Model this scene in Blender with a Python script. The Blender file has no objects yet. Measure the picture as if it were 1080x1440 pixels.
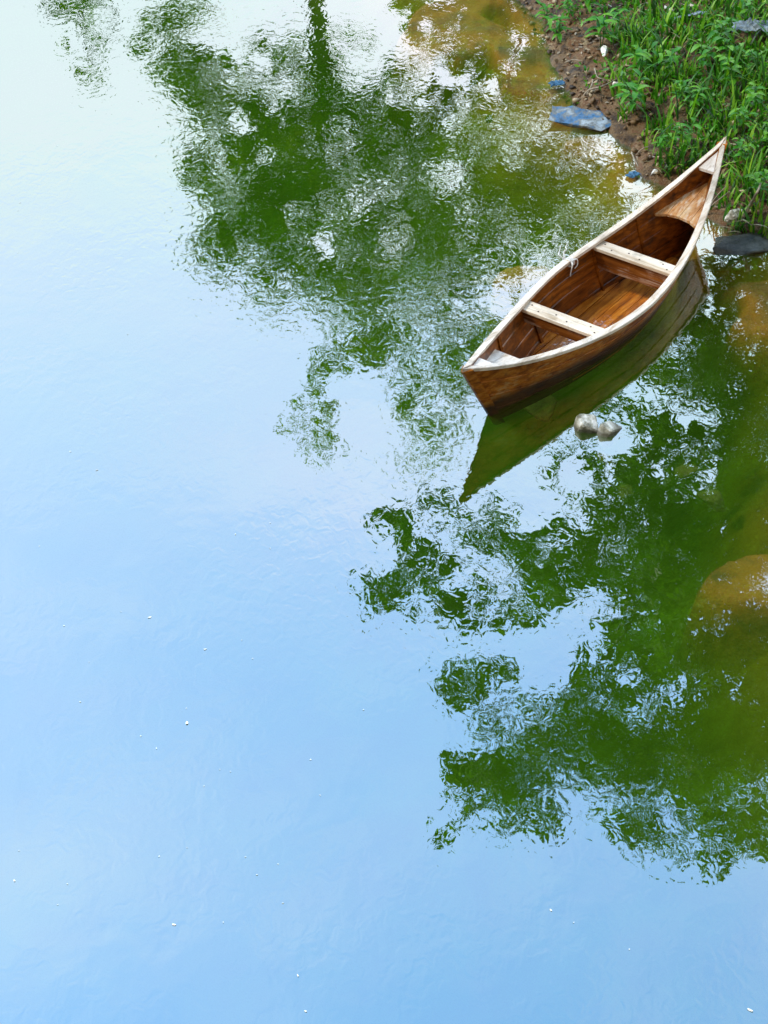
import bpy, bmesh, math, random
import numpy as np
from mathutils import Vector, Matrix, noise as mnoise

R = math.radians
scene = bpy.context.scene
col = scene.collection
rng = np.random.default_rng(7)
random.seed(7)

# ------------------------------------------------------------------ camera
CAM_H = 6.7
PITCH, ROLL, FPX = 0.68401283, -0.01794918, 2600.0
_c, _s = math.cos(PITCH), math.sin(PITCH)
FW = np.array([0.0, _c, -_s])
_U = np.array([0.0, _s, _c])
_X = np.array([1.0, 0.0, 0.0])
RT = _X * math.cos(ROLL) + _U * math.sin(ROLL)
UP = _U * math.cos(ROLL) - _X * math.sin(ROLL)
cam_d = bpy.data.cameras.new("camera")
cam = bpy.data.objects.new("camera", cam_d)
col.objects.link(cam)
cam.matrix_world = Matrix(((RT[0], UP[0], -FW[0], 0), (RT[1], UP[1], -FW[1], 0),
                           (RT[2], UP[2], -FW[2], CAM_H), (0, 0, 0, 1)))
cam_d.sensor_fit = 'VERTICAL'
cam_d.sensor_height = 36.0
cam_d.lens = FPX * 36.0 / 1440.0
cam_d.clip_start = 0.1
cam_d.clip_end = 3000.0
scene.camera = cam

# ------------------------------------------------------------------ render, exposure
scene.render.engine = 'CYCLES'
scene.view_settings.view_transform = 'Standard'
scene.view_settings.look = 'None'
scene.view_settings.exposure = 0.0
scene.view_settings.gamma = 1.0
scene.view_settings.use_curve_mapping = False
cy = scene.cycles
cy.use_denoising = True
cy.max_bounces = 8
cy.diffuse_bounces = 3
cy.glossy_bounces = 4
cy.transmission_bounces = 4
cy.transparent_max_bounces = 12
cy.volume_bounces = 0
cy.caustics_reflective = False
cy.caustics_refractive = False
cy.sample_clamp_indirect = 6.0

# ------------------------------------------------------------------ sky and sun
SUN_EL, SUN_AZ = R(47), R(-86)      # azimuth clockwise from +Y
world = bpy.data.worlds.new("World")
scene.world = world
world.use_nodes = True
wn, wl = world.node_tree.nodes, world.node_tree.links
wn.clear()


def nd(nodes, typ, **kw):
    n = nodes.new(typ)
    for k, v in kw.items():
        if k.startswith('in_'):
            key = k[3:]
            key = int(key) if key.isdigit() else key.replace('_', ' ')
            n.inputs[key].default_value = v
        else:
            setattr(n, k, v)
    return n


SKY_STRENGTH = 0.15
w_out = nd(wn, 'ShaderNodeOutputWorld')
w_bg = nd(wn, 'ShaderNodeBackground', in_Strength=SKY_STRENGTH)
sky = nd(wn, 'ShaderNodeTexSky', sky_type='NISHITA', sun_disc=False, sun_elevation=SUN_EL,
         sun_rotation=SUN_AZ, altitude=100.0, air_density=1.0, dust_density=0.6, ozone_density=1.5)
w_tc = nd(wn, 'ShaderNodeTexCoord')
w_sep = nd(wn, 'ShaderNodeSeparateXYZ')
wl.new(w_tc.outputs['Generated'], w_sep.inputs[0])
# soft cloud sheet: direction projected on a flat layer
w_zc = nd(wn, 'ShaderNodeMath', operation='MAXIMUM', in_1=0.08)
wl.new(w_sep.outputs['Z'], w_zc.inputs[0])
w_dx = nd(wn, 'ShaderNodeMath', operation='DIVIDE')
w_dy = nd(wn, 'ShaderNodeMath', operation='DIVIDE')
wl.new(w_sep.outputs['X'], w_dx.inputs[0]); wl.new(w_zc.outputs[0], w_dx.inputs[1])
wl.new(w_sep.outputs['Y'], w_dy.inputs[0]); wl.new(w_zc.outputs[0], w_dy.inputs[1])
w_cmb = nd(wn, 'ShaderNodeCombineXYZ')
wl.new(w_dx.outputs[0], w_cmb.inputs[0]); wl.new(w_dy.outputs[0], w_cmb.inputs[1])
w_ns = nd(wn, 'ShaderNodeTexNoise', in_Scale=1.3, in_Detail=5.0, in_Roughness=0.55, in_Distortion=0.4)
w_no = nd(wn, 'ShaderNodeVectorMath', operation='ADD')
w_no.inputs[1].default_value = (11.5, 5.5, 3.5)
wl.new(w_cmb.outputs[0], w_no.inputs[0]); wl.new(w_no.outputs[0], w_ns.inputs['Vector'])
w_nr = nd(wn, 'ShaderNodeMapRange', in_1=0.42, in_2=0.75, in_3=0.0, in_4=0.55)
wl.new(w_ns.outputs['Fac'], w_nr.inputs[0])
# haze whitens the sky towards the horizon
w_hz = nd(wn, 'ShaderNodeMapRange', interpolation_type='SMOOTHSTEP', in_1=0.36, in_2=0.88, in_3=0.92, in_4=0.0)
wl.new(w_sep.outputs['Z'], w_hz.inputs[0])
w_add = nd(wn, 'ShaderNodeMath', operation='ADD', use_clamp=True)
wl.new(w_nr.outputs[0], w_add.inputs[0]); wl.new(w_hz.outputs[0], w_add.inputs[1])
w_mix = nd(wn, 'ShaderNodeMix', data_type='RGBA')
wl.new(w_add.outputs[0], w_mix.inputs['Factor'])
w_gain = nd(wn, 'ShaderNodeMix', data_type='RGBA', blend_type='MULTIPLY')
w_gain.inputs['Factor'].default_value = 1.0
w_gain.inputs['B'].default_value = (3.6, 6.0, 7.1, 1)
wl.new(sky.outputs[0], w_gain.inputs['A'])
wl.new(w_gain.outputs['Result'], w_mix.inputs['A'])
w_hue = nd(wn, 'ShaderNodeTexNoise', in_Scale=0.9, in_Detail=2.0)
w_ho = nd(wn, 'ShaderNodeVectorMath', operation='ADD')
w_ho.inputs[1].default_value = (3.7, 1.3, 0.0)
wl.new(w_cmb.outputs[0], w_ho.inputs[0]); wl.new(w_ho.outputs[0], w_hue.inputs['Vector'])
w_hr = nd(wn, 'ShaderNodeMapRange', in_1=0.38, in_2=0.62)
wl.new(w_hue.outputs['Fac'], w_hr.inputs[0])
w_cc = nd(wn, 'ShaderNodeMix', data_type='RGBA')
w_cc.inputs['A'].default_value = (16.2, 20.2, 21.0, 1)      # cool thin cloud
w_cc.inputs['B'].default_value = (18.8, 19.2, 22.5, 1)      # brighter lavender cloud
wl.new(w_hr.outputs[0], w_cc.inputs['Factor'])
wl.new(w_cc.outputs['Result'], w_mix.inputs['B'])
# unseen sky behind the camera greyed and dimmed, added to lower ambient light
w_dir = nd(wn, 'ShaderNodeMapRange', interpolation_type='SMOOTHSTEP', in_1=-0.35, in_2=0.35, in_3=0.0, in_4=1.0)
wl.new(w_sep.outputs['Y'], w_dir.inputs[0])
w_dim = nd(wn, 'ShaderNodeMix', data_type='RGBA')
w_dim.inputs['A'].default_value = (3.7, 3.6, 3.3, 1)
wl.new(w_mix.outputs['Result'], w_dim.inputs['B']); wl.new(w_dir.outputs[0], w_dim.inputs['Factor'])
wl.new(w_dim.outputs['Result'], w_bg.inputs['Color'])
wl.new(w_bg.outputs[0], w_out.inputs[0])

sun_d = bpy.data.lights.new("sun", 'SUN')
sun_d.energy = 2.7
sun_d.angle = R(10)
sun_d.color = (1.0, 0.92, 0.80)
sun = bpy.data.objects.new("sun", sun_d)
col.objects.link(sun)
_sd = Vector((math.sin(SUN_AZ) * math.cos(SUN_EL), math.cos(SUN_AZ) * math.cos(SUN_EL), math.sin(SUN_EL)))
sun.rotation_euler = _sd.to_track_quat('Z', 'Y').to_euler()
sun.location = (-20, -8, 30)


# ------------------------------------------------------------------ helpers
def ray(px, py):
    return FW + RT * (px - 540) / FPX - UP * (py - 720) / FPX


def at(px, py, z=0.0):
    """world point at height z seen at photo pixel (px, py)"""
    d = ray(px, py)
    t = (z - CAM_H) / d[2]
    return np.array([0, 0, CAM_H]) + t * d


def mirrored(px, py, dist):
    """point at horizontal distance dist whose mirror image in the water shows at (px, py), and metres per pixel there"""
    d = ray(px, py) * np.array([1, 1, -1])
    t = dist / d[1]
    return np.array([0, 0, -CAM_H]) + t * d, t / FPX


def project(P):
    D = np.asarray(P) - np.array([0, 0, CAM_H])
    z = D @ FW
    return 540 + FPX * (D @ RT) / z, 720 - FPX * (D @ UP) / z, z


def tag(o, label=None, cat=None, group=None, kind=None):
    if label: o['label'] = label
    if cat: o['category'] = cat
    if group: o['group'] = group
    if kind: o['kind'] = kind
    return o


def mesh_np(name, V, F, mat=None, parent=None, smooth=False):
    me = bpy.data.meshes.new(name)
    V = np.asarray(V, dtype=np.float32)
    if isinstance(F, np.ndarray):
        n, k = F.shape
        me.vertices.add(len(V)); me.vertices.foreach_set('co', V.ravel())
        me.loops.add(n * k); me.loops.foreach_set('vertex_index', F.astype(np.int32).ravel())
        me.polygons.add(n)
        me.polygons.foreach_set('loop_start', np.arange(0, n * k, k, dtype=np.int32))
        me.update(calc_edges=True)
    else:
        me.from_pydata([tuple(v) for v in V], [], F)
        me.update()
    me.polygons.foreach_set('use_smooth', [smooth] * len(me.polygons))
    if mat: me.materials.append(mat)
    o = bpy.data.objects.new(name, me)
    col.objects.link(o)
    if parent: o.parent = parent
    return o


def from_bm(name, bm, mat=None, parent=None, smooth=False):
    bmesh.ops.recalc_face_normals(bm, faces=bm.faces[:])
    me = bpy.data.meshes.new(name)
    bm.to_mesh(me); bm.free()
    me.polygons.foreach_set('use_smooth', [smooth] * len(me.polygons))
    if mat: me.materials.append(mat)
    o = bpy.data.objects.new(name, me)
    col.objects.link(o)
    if parent: o.parent = parent
    return o


def empty(name, loc=(0, 0, 0), rz=0.0):
    o = bpy.data.objects.new(name, None)
    o.empty_display_size = 0.2
    o.location = loc
    o.rotation_euler = (0, 0, rz)
    col.objects.link(o)
    return o


def tube(pts, rad, n=8):
    """verts and quads of a tapered tube through pts"""
    pts = [Vector(p) for p in pts]
    V, F = [], []
    up = Vector((0.13, 0.31, 0.94))
    for i, p in enumerate(pts):
        a = pts[max(i - 1, 0)]; b = pts[min(i + 1, len(pts) - 1)]
        d = (b - a).normalized()
        u = d.cross(up)
        if u.length < 1e-3: u = d.cross(Vector((1, 0, 0)))
        u.normalize(); v = d.cross(u)
        for k in range(n):
            t = 2 * math.pi * k / n
            V.append(p + (u * math.cos(t) + v * math.sin(t)) * rad[i])
    for i in range(len(pts) - 1):
        for k in range(n):
            F.append((i * n + k, i * n + (k + 1) % n, (i + 1) * n + (k + 1) % n, (i + 1) * n + k))
    F.append(tuple(range(n))[::-1]); F.append(tuple(range((len(pts) - 1) * n, len(pts) * n)))
    return V, F


def join(parts):
    V, F = [], []
    for v, f in parts:
        o = len(V)
        V += [tuple(x) for x in v]
        F += [tuple(i + o for i in q) for q in f]
    return V, F


def spline(pts, n):
    """smooth resample of a polyline (Catmull-Rom)"""
    P = [np.array(p, float) for p in pts]
    P = [2 * P[0] - P[1]] + P + [2 * P[-1] - P[-2]]
    out = []
    seg = len(P) - 3
    for i in range(n):
        s = i / (n - 1) * seg
        k = min(int(s), seg - 1); t = s - k
        a, b, c, d = P[k:k + 4]
        out.append(0.5 * (2 * b + (c - a) * t + (2 * a - 5 * b + 4 * c - d) * t * t + (3 * b - a - 3 * c + d) * t ** 3))
    return out


# ------------------------------------------------------------------ materials
def new_mat(name):
    m = bpy.data.materials.new(name)
    m.use_nodes = True
    m.node_tree.nodes.clear()
    return m, m.node_tree.nodes, m.node_tree.links


def ramp(nodes, stops):
    r = nodes.new('ShaderNodeValToRGB')
    e = r.color_ramp.elements
    while len(e) > 1: e.remove(e[-1])
    e[0].position, e[0].color = stops[0][0], (*stops[0][1], 1)
    for p, c in stops[1:]:
        x = e.new(p); x.color = (*c, 1)
    return r


def wood(name, dark, mid, light, axis='X', rough=0.45, coat=0.0, line=None, puddle=False, wear=0.0, wear_col=(.5, .42, .34), scale=1.0, stain=0.0, spec=0.22):
    m, N, L = new_mat(name)
    out = nd(N, 'ShaderNodeOutputMaterial')
    b = nd(N, 'ShaderNodeBsdfPrincipled', in_Roughness=rough)
    b.inputs['Specular IOR Level'].default_value = spec
    b.inputs['Coat Weight'].default_value = coat
    b.inputs['Coat Roughness'].default_value = 0.08
    tc = nd(N, 'ShaderNodeTexCoord')
    mp = nd(N, 'ShaderNodeMapping')
    s = [26.0, 26.0, 26.0]; s['XYZ'.index(axis)] = 1.6
    mp.inputs['Scale'].default_value = [v * scale for v in s]
    L.new(tc.outputs['Object'], mp.inputs[0])
    warp = nd(N, 'ShaderNodeTexNoise', in_Scale=2.5, in_Detail=2.0)
    L.new(tc.outputs['Object'], warp.inputs['Vector'])
    wa = nd(N, 'ShaderNodeVectorMath', operation='MULTIPLY_ADD')
    wa.inputs[1].default_value = (1.6, 1.6, 1.6)
    L.new(warp.outputs['Color'], wa.inputs[0]); L.new(mp.outputs[0], wa.inputs[2])
    n1 = nd(N, 'ShaderNodeTexNoise', in_Scale=1.0, in_Detail=6.0, in_Roughness=0.62, in_Distortion=0.3)
    L.new(wa.outputs[0], n1.inputs['Vector'])
    r = ramp(N, [(0.30, dark), (0.5, mid), (0.72, light)])
    L.new(n1.outputs['Fac'], r.inputs[0])
    colr = r.outputs[0]
    # thin dark pores along the grain
    n2 = nd(N, 'ShaderNodeTexNoise', in_Scale=3.4, in_Detail=3.0, in_Roughness=0.7)
    L.new(wa.outputs[0], n2.inputs['Vector'])
    p = nd(N, 'ShaderNodeMapRange', in_1=0.56, in_2=0.70, in_3=0.0, in_4=0.55)
    L.new(n2.outputs['Fac'], p.inputs[0])
    mx = nd(N, 'ShaderNodeMix', data_type='RGBA')
    mx.inputs['B'].default_value = (*[c * 0.45 for c in dark], 1)
    L.new(p.outputs[0], mx.inputs['Factor']); L.new(colr, mx.inputs['A'])
    colr = mx.outputs['Result']
    # large patches
    n3 = nd(N, 'ShaderNodeTexNoise', in_Scale=3.0, in_Detail=5.0, in_Roughness=0.6)
    L.new(tc.outputs['Object'], n3.inputs['Vector'])
    pr = nd(N, 'ShaderNodeMapRange', in_1=0.3, in_2=0.7, in_3=0.72, in_4=1.22)
    L.new(n3.outputs['Fac'], pr.inputs[0])
    hs = nd(N, 'ShaderNodeHueSaturation')
    L.new(pr.outputs[0], hs.inputs['Value']); L.new(colr, hs.inputs['Color'])
    colr = hs.outputs[0]
    if stain > 0:
        n5 = nd(N, 'ShaderNodeTexNoise', in_Scale=7.0, in_Detail=6.0, in_Roughness=0.7)
        L.new(tc.outputs['Object'], n5.inputs['Vector'])
        sr = nd(N, 'ShaderNodeMapRange', in_1=0.55, in_2=0.68, in_3=0.0, in_4=stain)
        L.new(n5.outputs['Fac'], sr.inputs[0])
        m5 = nd(N, 'ShaderNodeMix', data_type='RGBA')
        m5.inputs['B'].default_value = (0.03, 0.028, 0.018, 1)
        L.new(sr.outputs[0], m5.inputs['Factor']); L.new(colr, m5.inputs['A'])
        colr = m5.outputs['Result']
    if wear > 0:
        mp2 = nd(N, 'ShaderNodeMapping')
        s2 = [60.0, 60.0, 60.0]; s2['XYZ'.index(axis)] = 3.0
        mp2.inputs['Scale'].default_value = s2
        L.new(tc.outputs['Object'], mp2.inputs[0])
        n4 = nd(N, 'ShaderNodeTexNoise', in_Scale=0.8, in_Detail=5.0, in_Roughness=0.7)
        L.new(mp2.outputs[0], n4.inputs['Vector'])
        mul = nd(N, 'ShaderNodeMath', operation='MULTIPLY')
        L.new(n4.outputs['Fac'], mul.inputs[0]); L.new(n3.outputs['Fac'], mul.inputs[1])
        wr = nd(N, 'ShaderNodeMapRange', in_1=0.27, in_2=0.36, in_3=0.0, in_4=wear)
        L.new(mul.outputs[0], wr.inputs[0])
        m4 = nd(N, 'ShaderNodeMix', data_type='RGBA')
        m4.inputs['B'].default_value = (*wear_col, 1)
        L.new(wr.outputs[0], m4.inputs['Factor']); L.new(colr, m4.inputs['A'])
        colr = m4.outputs['Result']
    if line is not None:      # wet, algae-stained planking to the water line, its dark also standing for shade
        sz = nd(N, 'ShaderNodeSeparateXYZ')
        L.new(tc.outputs['Object'], sz.inputs[0])
        zz = nd(N, 'ShaderNodeMath', operation='MULTIPLY_ADD', in_1=-0.09)
        L.new(n3.outputs['Fac'], zz.inputs[0]); L.new(sz.outputs['Z'], zz.inputs[2])
        lr = nd(N, 'ShaderNodeMapRange', in_1=line - .045, in_2=line + .035, in_3=0.88, in_4=0.0)
        L.new(zz.outputs[0], lr.inputs[0])
        ml = nd(N, 'ShaderNodeMix', data_type='RGBA')
        ml.inputs['B'].default_value = (.022, .014, .005, 1)
        L.new(lr.outputs[0], ml.inputs['Factor']); L.new(colr, ml.inputs['A'])
        colr = ml.outputs['Result']
    if puddle:                # a film of rain water lying in the boards
        n6 = nd(N, 'ShaderNodeTexNoise', in_Scale=7.0, in_Detail=4.0, in_Roughness=0.6)
        L.new(tc.outputs['Object'], n6.inputs['Vector'])
        pc = nd(N, 'ShaderNodeVectorMath', operation='DISTANCE')
        pc.inputs[1].default_value = (-.16, -.06, -.045)
        L.new(tc.outputs['Object'], pc.inputs[0])
        pd = nd(N, 'ShaderNodeMath', operation='MULTIPLY_ADD', in_1=-1.1)
        L.new(pc.outputs['Value'], pd.inputs[0]); L.new(n6.outputs['Fac'], pd.inputs[2])
        q6 = nd(N, 'ShaderNodeMapRange', in_1=0.20, in_2=0.27, in_3=0.0, in_4=1.0)
        L.new(pd.outputs[0], q6.inputs[0]); L.new(q6.outputs[0], b.inputs['Coat Weight'])
        b.inputs['Coat IOR'].default_value = 2.0
        b.inputs['Coat Roughness'].default_value = 0.02
        n7 = nd(N, 'ShaderNodeTexNoise', in_Scale=22.0, in_Detail=2.0, in_Distortion=0.6)
        L.new(tc.outputs['Object'], n7.inputs['Vector'])
        b7 = nd(N, 'ShaderNodeBump', in_Strength=1.0, in_Distance=0.008)
        L.new(n7.outputs['Fac'], b7.inputs['Height']); L.new(b7.outputs[0], b.inputs['Coat Normal'])
    L.new(colr, b.inputs['Base Color'])
    bp = nd(N, 'ShaderNodeBump', in_Strength=0.5, in_Distance=0.004)
    L.new(n1.outputs['Fac'], bp.inputs['Height'])
    L.new(bp.outputs[0], b.inputs['Normal'])
    L.new(b.outputs[0], out.inputs[0])
    return m


def leaf_mat(name, c1, c2, c3, trans=0.35, rough=0.45):
    m, N, L = new_mat(name)
    out = nd(N, 'ShaderNodeOutputMaterial')
    geo = nd(N, 'ShaderNodeNewGeometry')
    r = ramp(N, [(0.0, c1), (0.55, c2), (1.0, c3)])
    L.new(geo.outputs['Random Per Island'], r.inputs[0])
    b = nd(N, 'ShaderNodeBsdfPrincipled', in_Roughness=rough)
    t = nd(N, 'ShaderNodeBsdfTranslucent')
    L.new(r.outputs[0], b.inputs['Base Color']); L.new(r.outputs[0], t.inputs['Color'])
    mx = nd(N, 'ShaderNodeMixShader', in_0=trans)
    L.new(b.outputs[0], mx.inputs[1]); L.new(t.outputs[0], mx.inputs[2])
    L.new(mx.outputs[0], out.inputs[0])
    return m


def rough_mat(name, stops, scale=8.0, rough=0.8, bump=0.01, detail=7.0, spec=0.5, bscale=None, wet=False):
    m, N, L = new_mat(name)
    out = nd(N, 'ShaderNodeOutputMaterial')
    tc = nd(N, 'ShaderNodeTexCoord')
    b = nd(N, 'ShaderNodeBsdfPrincipled', in_Roughness=rough)
    b.inputs['Specular IOR Level'].default_value = spec
    n = nd(N, 'ShaderNodeTexNoise', in_Scale=scale, in_Detail=detail, in_Roughness=0.65)
    L.new(tc.outputs['Object'], n.inputs['Vector'])
    r = ramp(N, stops)
    L.new(n.outputs['Fac'], r.inputs[0])
    if wet:                   # dark wet band where the stone meets the water
        gp = nd(N, 'ShaderNodeNewGeometry')
        sz = nd(N, 'ShaderNodeSeparateXYZ')
        L.new(gp.outputs['Position'], sz.inputs[0])
        zz = nd(N, 'ShaderNodeMath', operation='MULTIPLY_ADD', in_1=-0.04)
        L.new(n.outputs['Fac'], zz.inputs[0]); L.new(sz.outputs['Z'], zz.inputs[2])
        lr = nd(N, 'ShaderNodeMapRange', in_1=-.005, in_2=.02, in_3=0.8, in_4=0.0)
        L.new(zz.outputs[0], lr.inputs[0])
        ml = nd(N, 'ShaderNodeMix', data_type='RGBA')
        ml.inputs['B'].default_value = (.05, .045, .02, 1)
        L.new(lr.outputs[0], ml.inputs['Factor']); L.new(r.outputs[0], ml.inputs['A'])
        L.new(ml.outputs['Result'], b.inputs['Base Color'])
    else:
        L.new(r.outputs[0], b.inputs['Base Color'])
    n2 = nd(N, 'ShaderNodeTexNoise', in_Scale=bscale or scale * 3, in_Detail=6.0, in_Roughness=0.7)
    L.new(tc.outputs['Object'], n2.inputs['Vector'])
    bp = nd(N, 'ShaderNodeBump', in_Strength=0.9, in_Distance=bump)
    L.new(n2.outputs['Fac'], bp.inputs['Height']); L.new(bp.outputs[0], b.inputs['Normal'])
    L.new(b.outputs[0], out.inputs[0])
    return m


M = {}
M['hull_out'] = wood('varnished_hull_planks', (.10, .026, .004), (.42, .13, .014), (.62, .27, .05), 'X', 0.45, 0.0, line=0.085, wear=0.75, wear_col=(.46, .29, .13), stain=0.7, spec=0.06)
M['hull_in'] = wood('wet_shaded_inner_planks', (.022, .006, .0012), (.175, .048, .004), (.38, .12, .012), 'X', 0.35, 0.15, stain=0.8)  # colours darkened to put the shade inside the hull into the wood
M['floor'] = wood('wet_floor_boards', (.13, .034, .003), (.46, .14, .012), (.68, .28, .035), 'X', 0.3, 0.9, puddle=True, stain=0.5)
M['pale'] = wood('pale_bare_rail_wood', (.46, .34, .23), (.74, .63, .51), (.82, .74, .64), 'X', 0.6, stain=0.3)
M['pale_y'] = wood('pale_bare_seat_wood', (.46, .33, .20), (.73, .60, .45), (.82, .73, .60), 'Y', 0.55, stain=0.4)
M['deck'] = wood('pale_deck_wood', (.58, .47, .37), (.76, .67, .58), (.83, .77, .70), 'X', 0.6)
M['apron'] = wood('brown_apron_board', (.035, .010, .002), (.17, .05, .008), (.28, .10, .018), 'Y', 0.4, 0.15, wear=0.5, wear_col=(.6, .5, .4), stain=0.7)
M['seat'] = wood('worn_seat_boards', (.25, .08, .015), (.48, .22, .07), (.62, .42, .22), 'X', 0.5, 0.0, wear=0.85, wear_col=(.66, .54, .40))
M['iron'] = rough_mat('rusty_iron', [(.3, (.02, .012, .008)), (.7, (.10, .05, .03))], 60, 0.7, 0.001)
M['rope'] = rough_mat('white_rope', [(.3, (.55, .53, .5)), (.7, (.8, .78, .75))], 60, 0.9, 0.002)
M['leaf_far'] = leaf_mat('far_tree_leaf', (.11, .28, .003), (.22, .43, .005), (.34, .54, .01), 0.55)
M['leaf_near'] = leaf_mat('near_tree_leaf', (.05, .16, .003), (.10, .26, .005), (.17, .36, .008), 0.5)
M['bark'] = rough_mat('tree_bark', [(.3, (.03, .025, .015)), (.7, (.09, .075, .05))], 9, 0.9, 0.03)
M['grass'] = leaf_mat('bank_grass', (.008, .05, .001), (.06, .27, .003), (.28, .52, .02), 0.4, 0.5)
M['weed'] = leaf_mat('weed_leaf', (.03, .18, .004), (.07, .32, .006), (.20, .46, .02), 0.4, 0.45)
M['stem'] = rough_mat('weed_stem', [(.3, (.05, .14, .02)), (.7, (.10, .2, .03))], 20, 0.6, 0.002)
M['stone_pale'] = rough_mat('pale_stone', [(.35, (.16, .15, .10)), (.46, (.40, .38, .29)), (.55, (.76, .73, .64))], 14, 0.75, 0.012, wet=True)
M['stone_dark'] = rough_mat('wet_dark_stone', [(.35, (.025, .03, .025)), (.55, (.07, .075, .06)), (.7, (.13, .13, .11))], 9, 0.25, 0.01)
M['stone_blue'] = rough_mat('blue_grey_stone', [(.36, (.02, .05, .09)), (.46, (.04, .14, .28)), (.54, (.16, .16, .14)), (.66, (.36, .42, .46))], 9, 0.2, 0.012)
M['stone_bed'] = rough_mat('silty_stone', [(.3, (.10, .05, .015)), (.7, (.30, .17, .05))], 7, 0.9, 0.02)
M['slate'] = rough_mat('slate_chip', [(.3, (.14, .17, .22)), (.7, (.30, .34, .42))], 12, 0.5, 0.006)
M['plastic_grey'] = rough_mat('grey_plastic', [(.35, (.06, .09, .11)), (.6, (.26, .33, .37)), (.75, (.6, .66, .7))], 16, 0.3, 0.01)
M['plastic_blue'] = rough_mat('blue_plastic', [(.35, (.01, .06, .12)), (.6, (.03, .16, .30)), (.72, (.4, .5, .6))], 30, 0.3, 0.01)
M['twig'] = rough_mat('dry_twig', [(.3, (.15, .11, .07)), (.7, (.45, .38, .28))], 30, 0.8, 0.003)
M['pebble'] = rough_mat('pale_pebble', [(.3, (.55, .45, .36)), (.7, (.78, .68, .58))], 20, 0.7, 0.004)
M['shell'] = rough_mat('white_curl', [(.3, (.6, .58, .52)), (.7, (.82, .8, .76))], 20, 0.6, 0.004)
M['petal'] = rough_mat('petal', [(.3, (.75, .74, .7)), (.7, (.85, .84, .8))], 20, 0.6, 0.001)


# ground: damp soil above the water line, ochre silt below it
def ground_mat():
    m, N, L = new_mat('soil_and_silt')
    out = nd(N, 'ShaderNodeOutputMaterial')
    tc = nd(N, 'ShaderNodeTexCoord')
    b = nd(N, 'ShaderNodeBsdfPrincipled', in_Roughness=0.7)
    n = nd(N, 'ShaderNodeTexNoise', in_Scale=2.4, in_Detail=8.0, in_Roughness=0.65)
    L.new(tc.outputs['Object'], n.inputs['Vector'])
    soil = ramp(N, [(.34, (.02, .011, .005)), (.44, (.085, .042, .012)), (.51, (.22, .13, .05)), (.57, (.15, .055, .012)), (.68, (.40, .29, .15))])
    silt = ramp(N, [(.3, (.20, .055, .006)), (.45, (.62, .18, .016)), (.55, (.76, .24, .022)), (.7, (.85, .34, .045))])
    n_f = nd(N, 'ShaderNodeTexNoise', in_Scale=6.0, in_Detail=10.0, in_Roughness=0.72)
    L.new(tc.outputs['Object'], n_f.inputs['Vector'])
    L.new(n_f.outputs['Fac'], soil.inputs[0]); L.new(n.outputs['Fac'], silt.inputs[0])
    sp = nd(N, 'ShaderNodeSeparateXYZ')
    L.new(tc.outputs['Object'], sp.inputs[0])
    mr = nd(N, 'ShaderNodeMapRange', in_1=-0.05, in_2=-0.012)
    L.new(sp.outputs['Z'], mr.inputs[0])
    mx = nd(N, 'ShaderNodeMix', data_type='RGBA')
    L.new(mr.outputs[0], mx.inputs['Factor'])
    L.new(silt.outputs[0], mx.inputs['A']); L.new(soil.outputs[0], mx.inputs['B'])
    L.new(mx.outputs['Result'], b.inputs['Base Color'])
    rr = nd(N, 'ShaderNodeMapRange', in_1=0.0, in_2=0.12, in_3=0.3, in_4=0.85)
    L.new(sp.outputs['Z'], rr.inputs[0]); L.new(rr.outputs[0], b.inputs['Roughness'])
    bp = nd(N, 'ShaderNodeBump', in_Strength=1.0, in_Distance=0.09)
    L.new(n_f.outputs['Fac'], bp.inputs['Height']); L.new(bp.outputs[0], b.inputs['Normal'])
    L.new(b.outputs[0], out.inputs[0])
    return m


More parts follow.
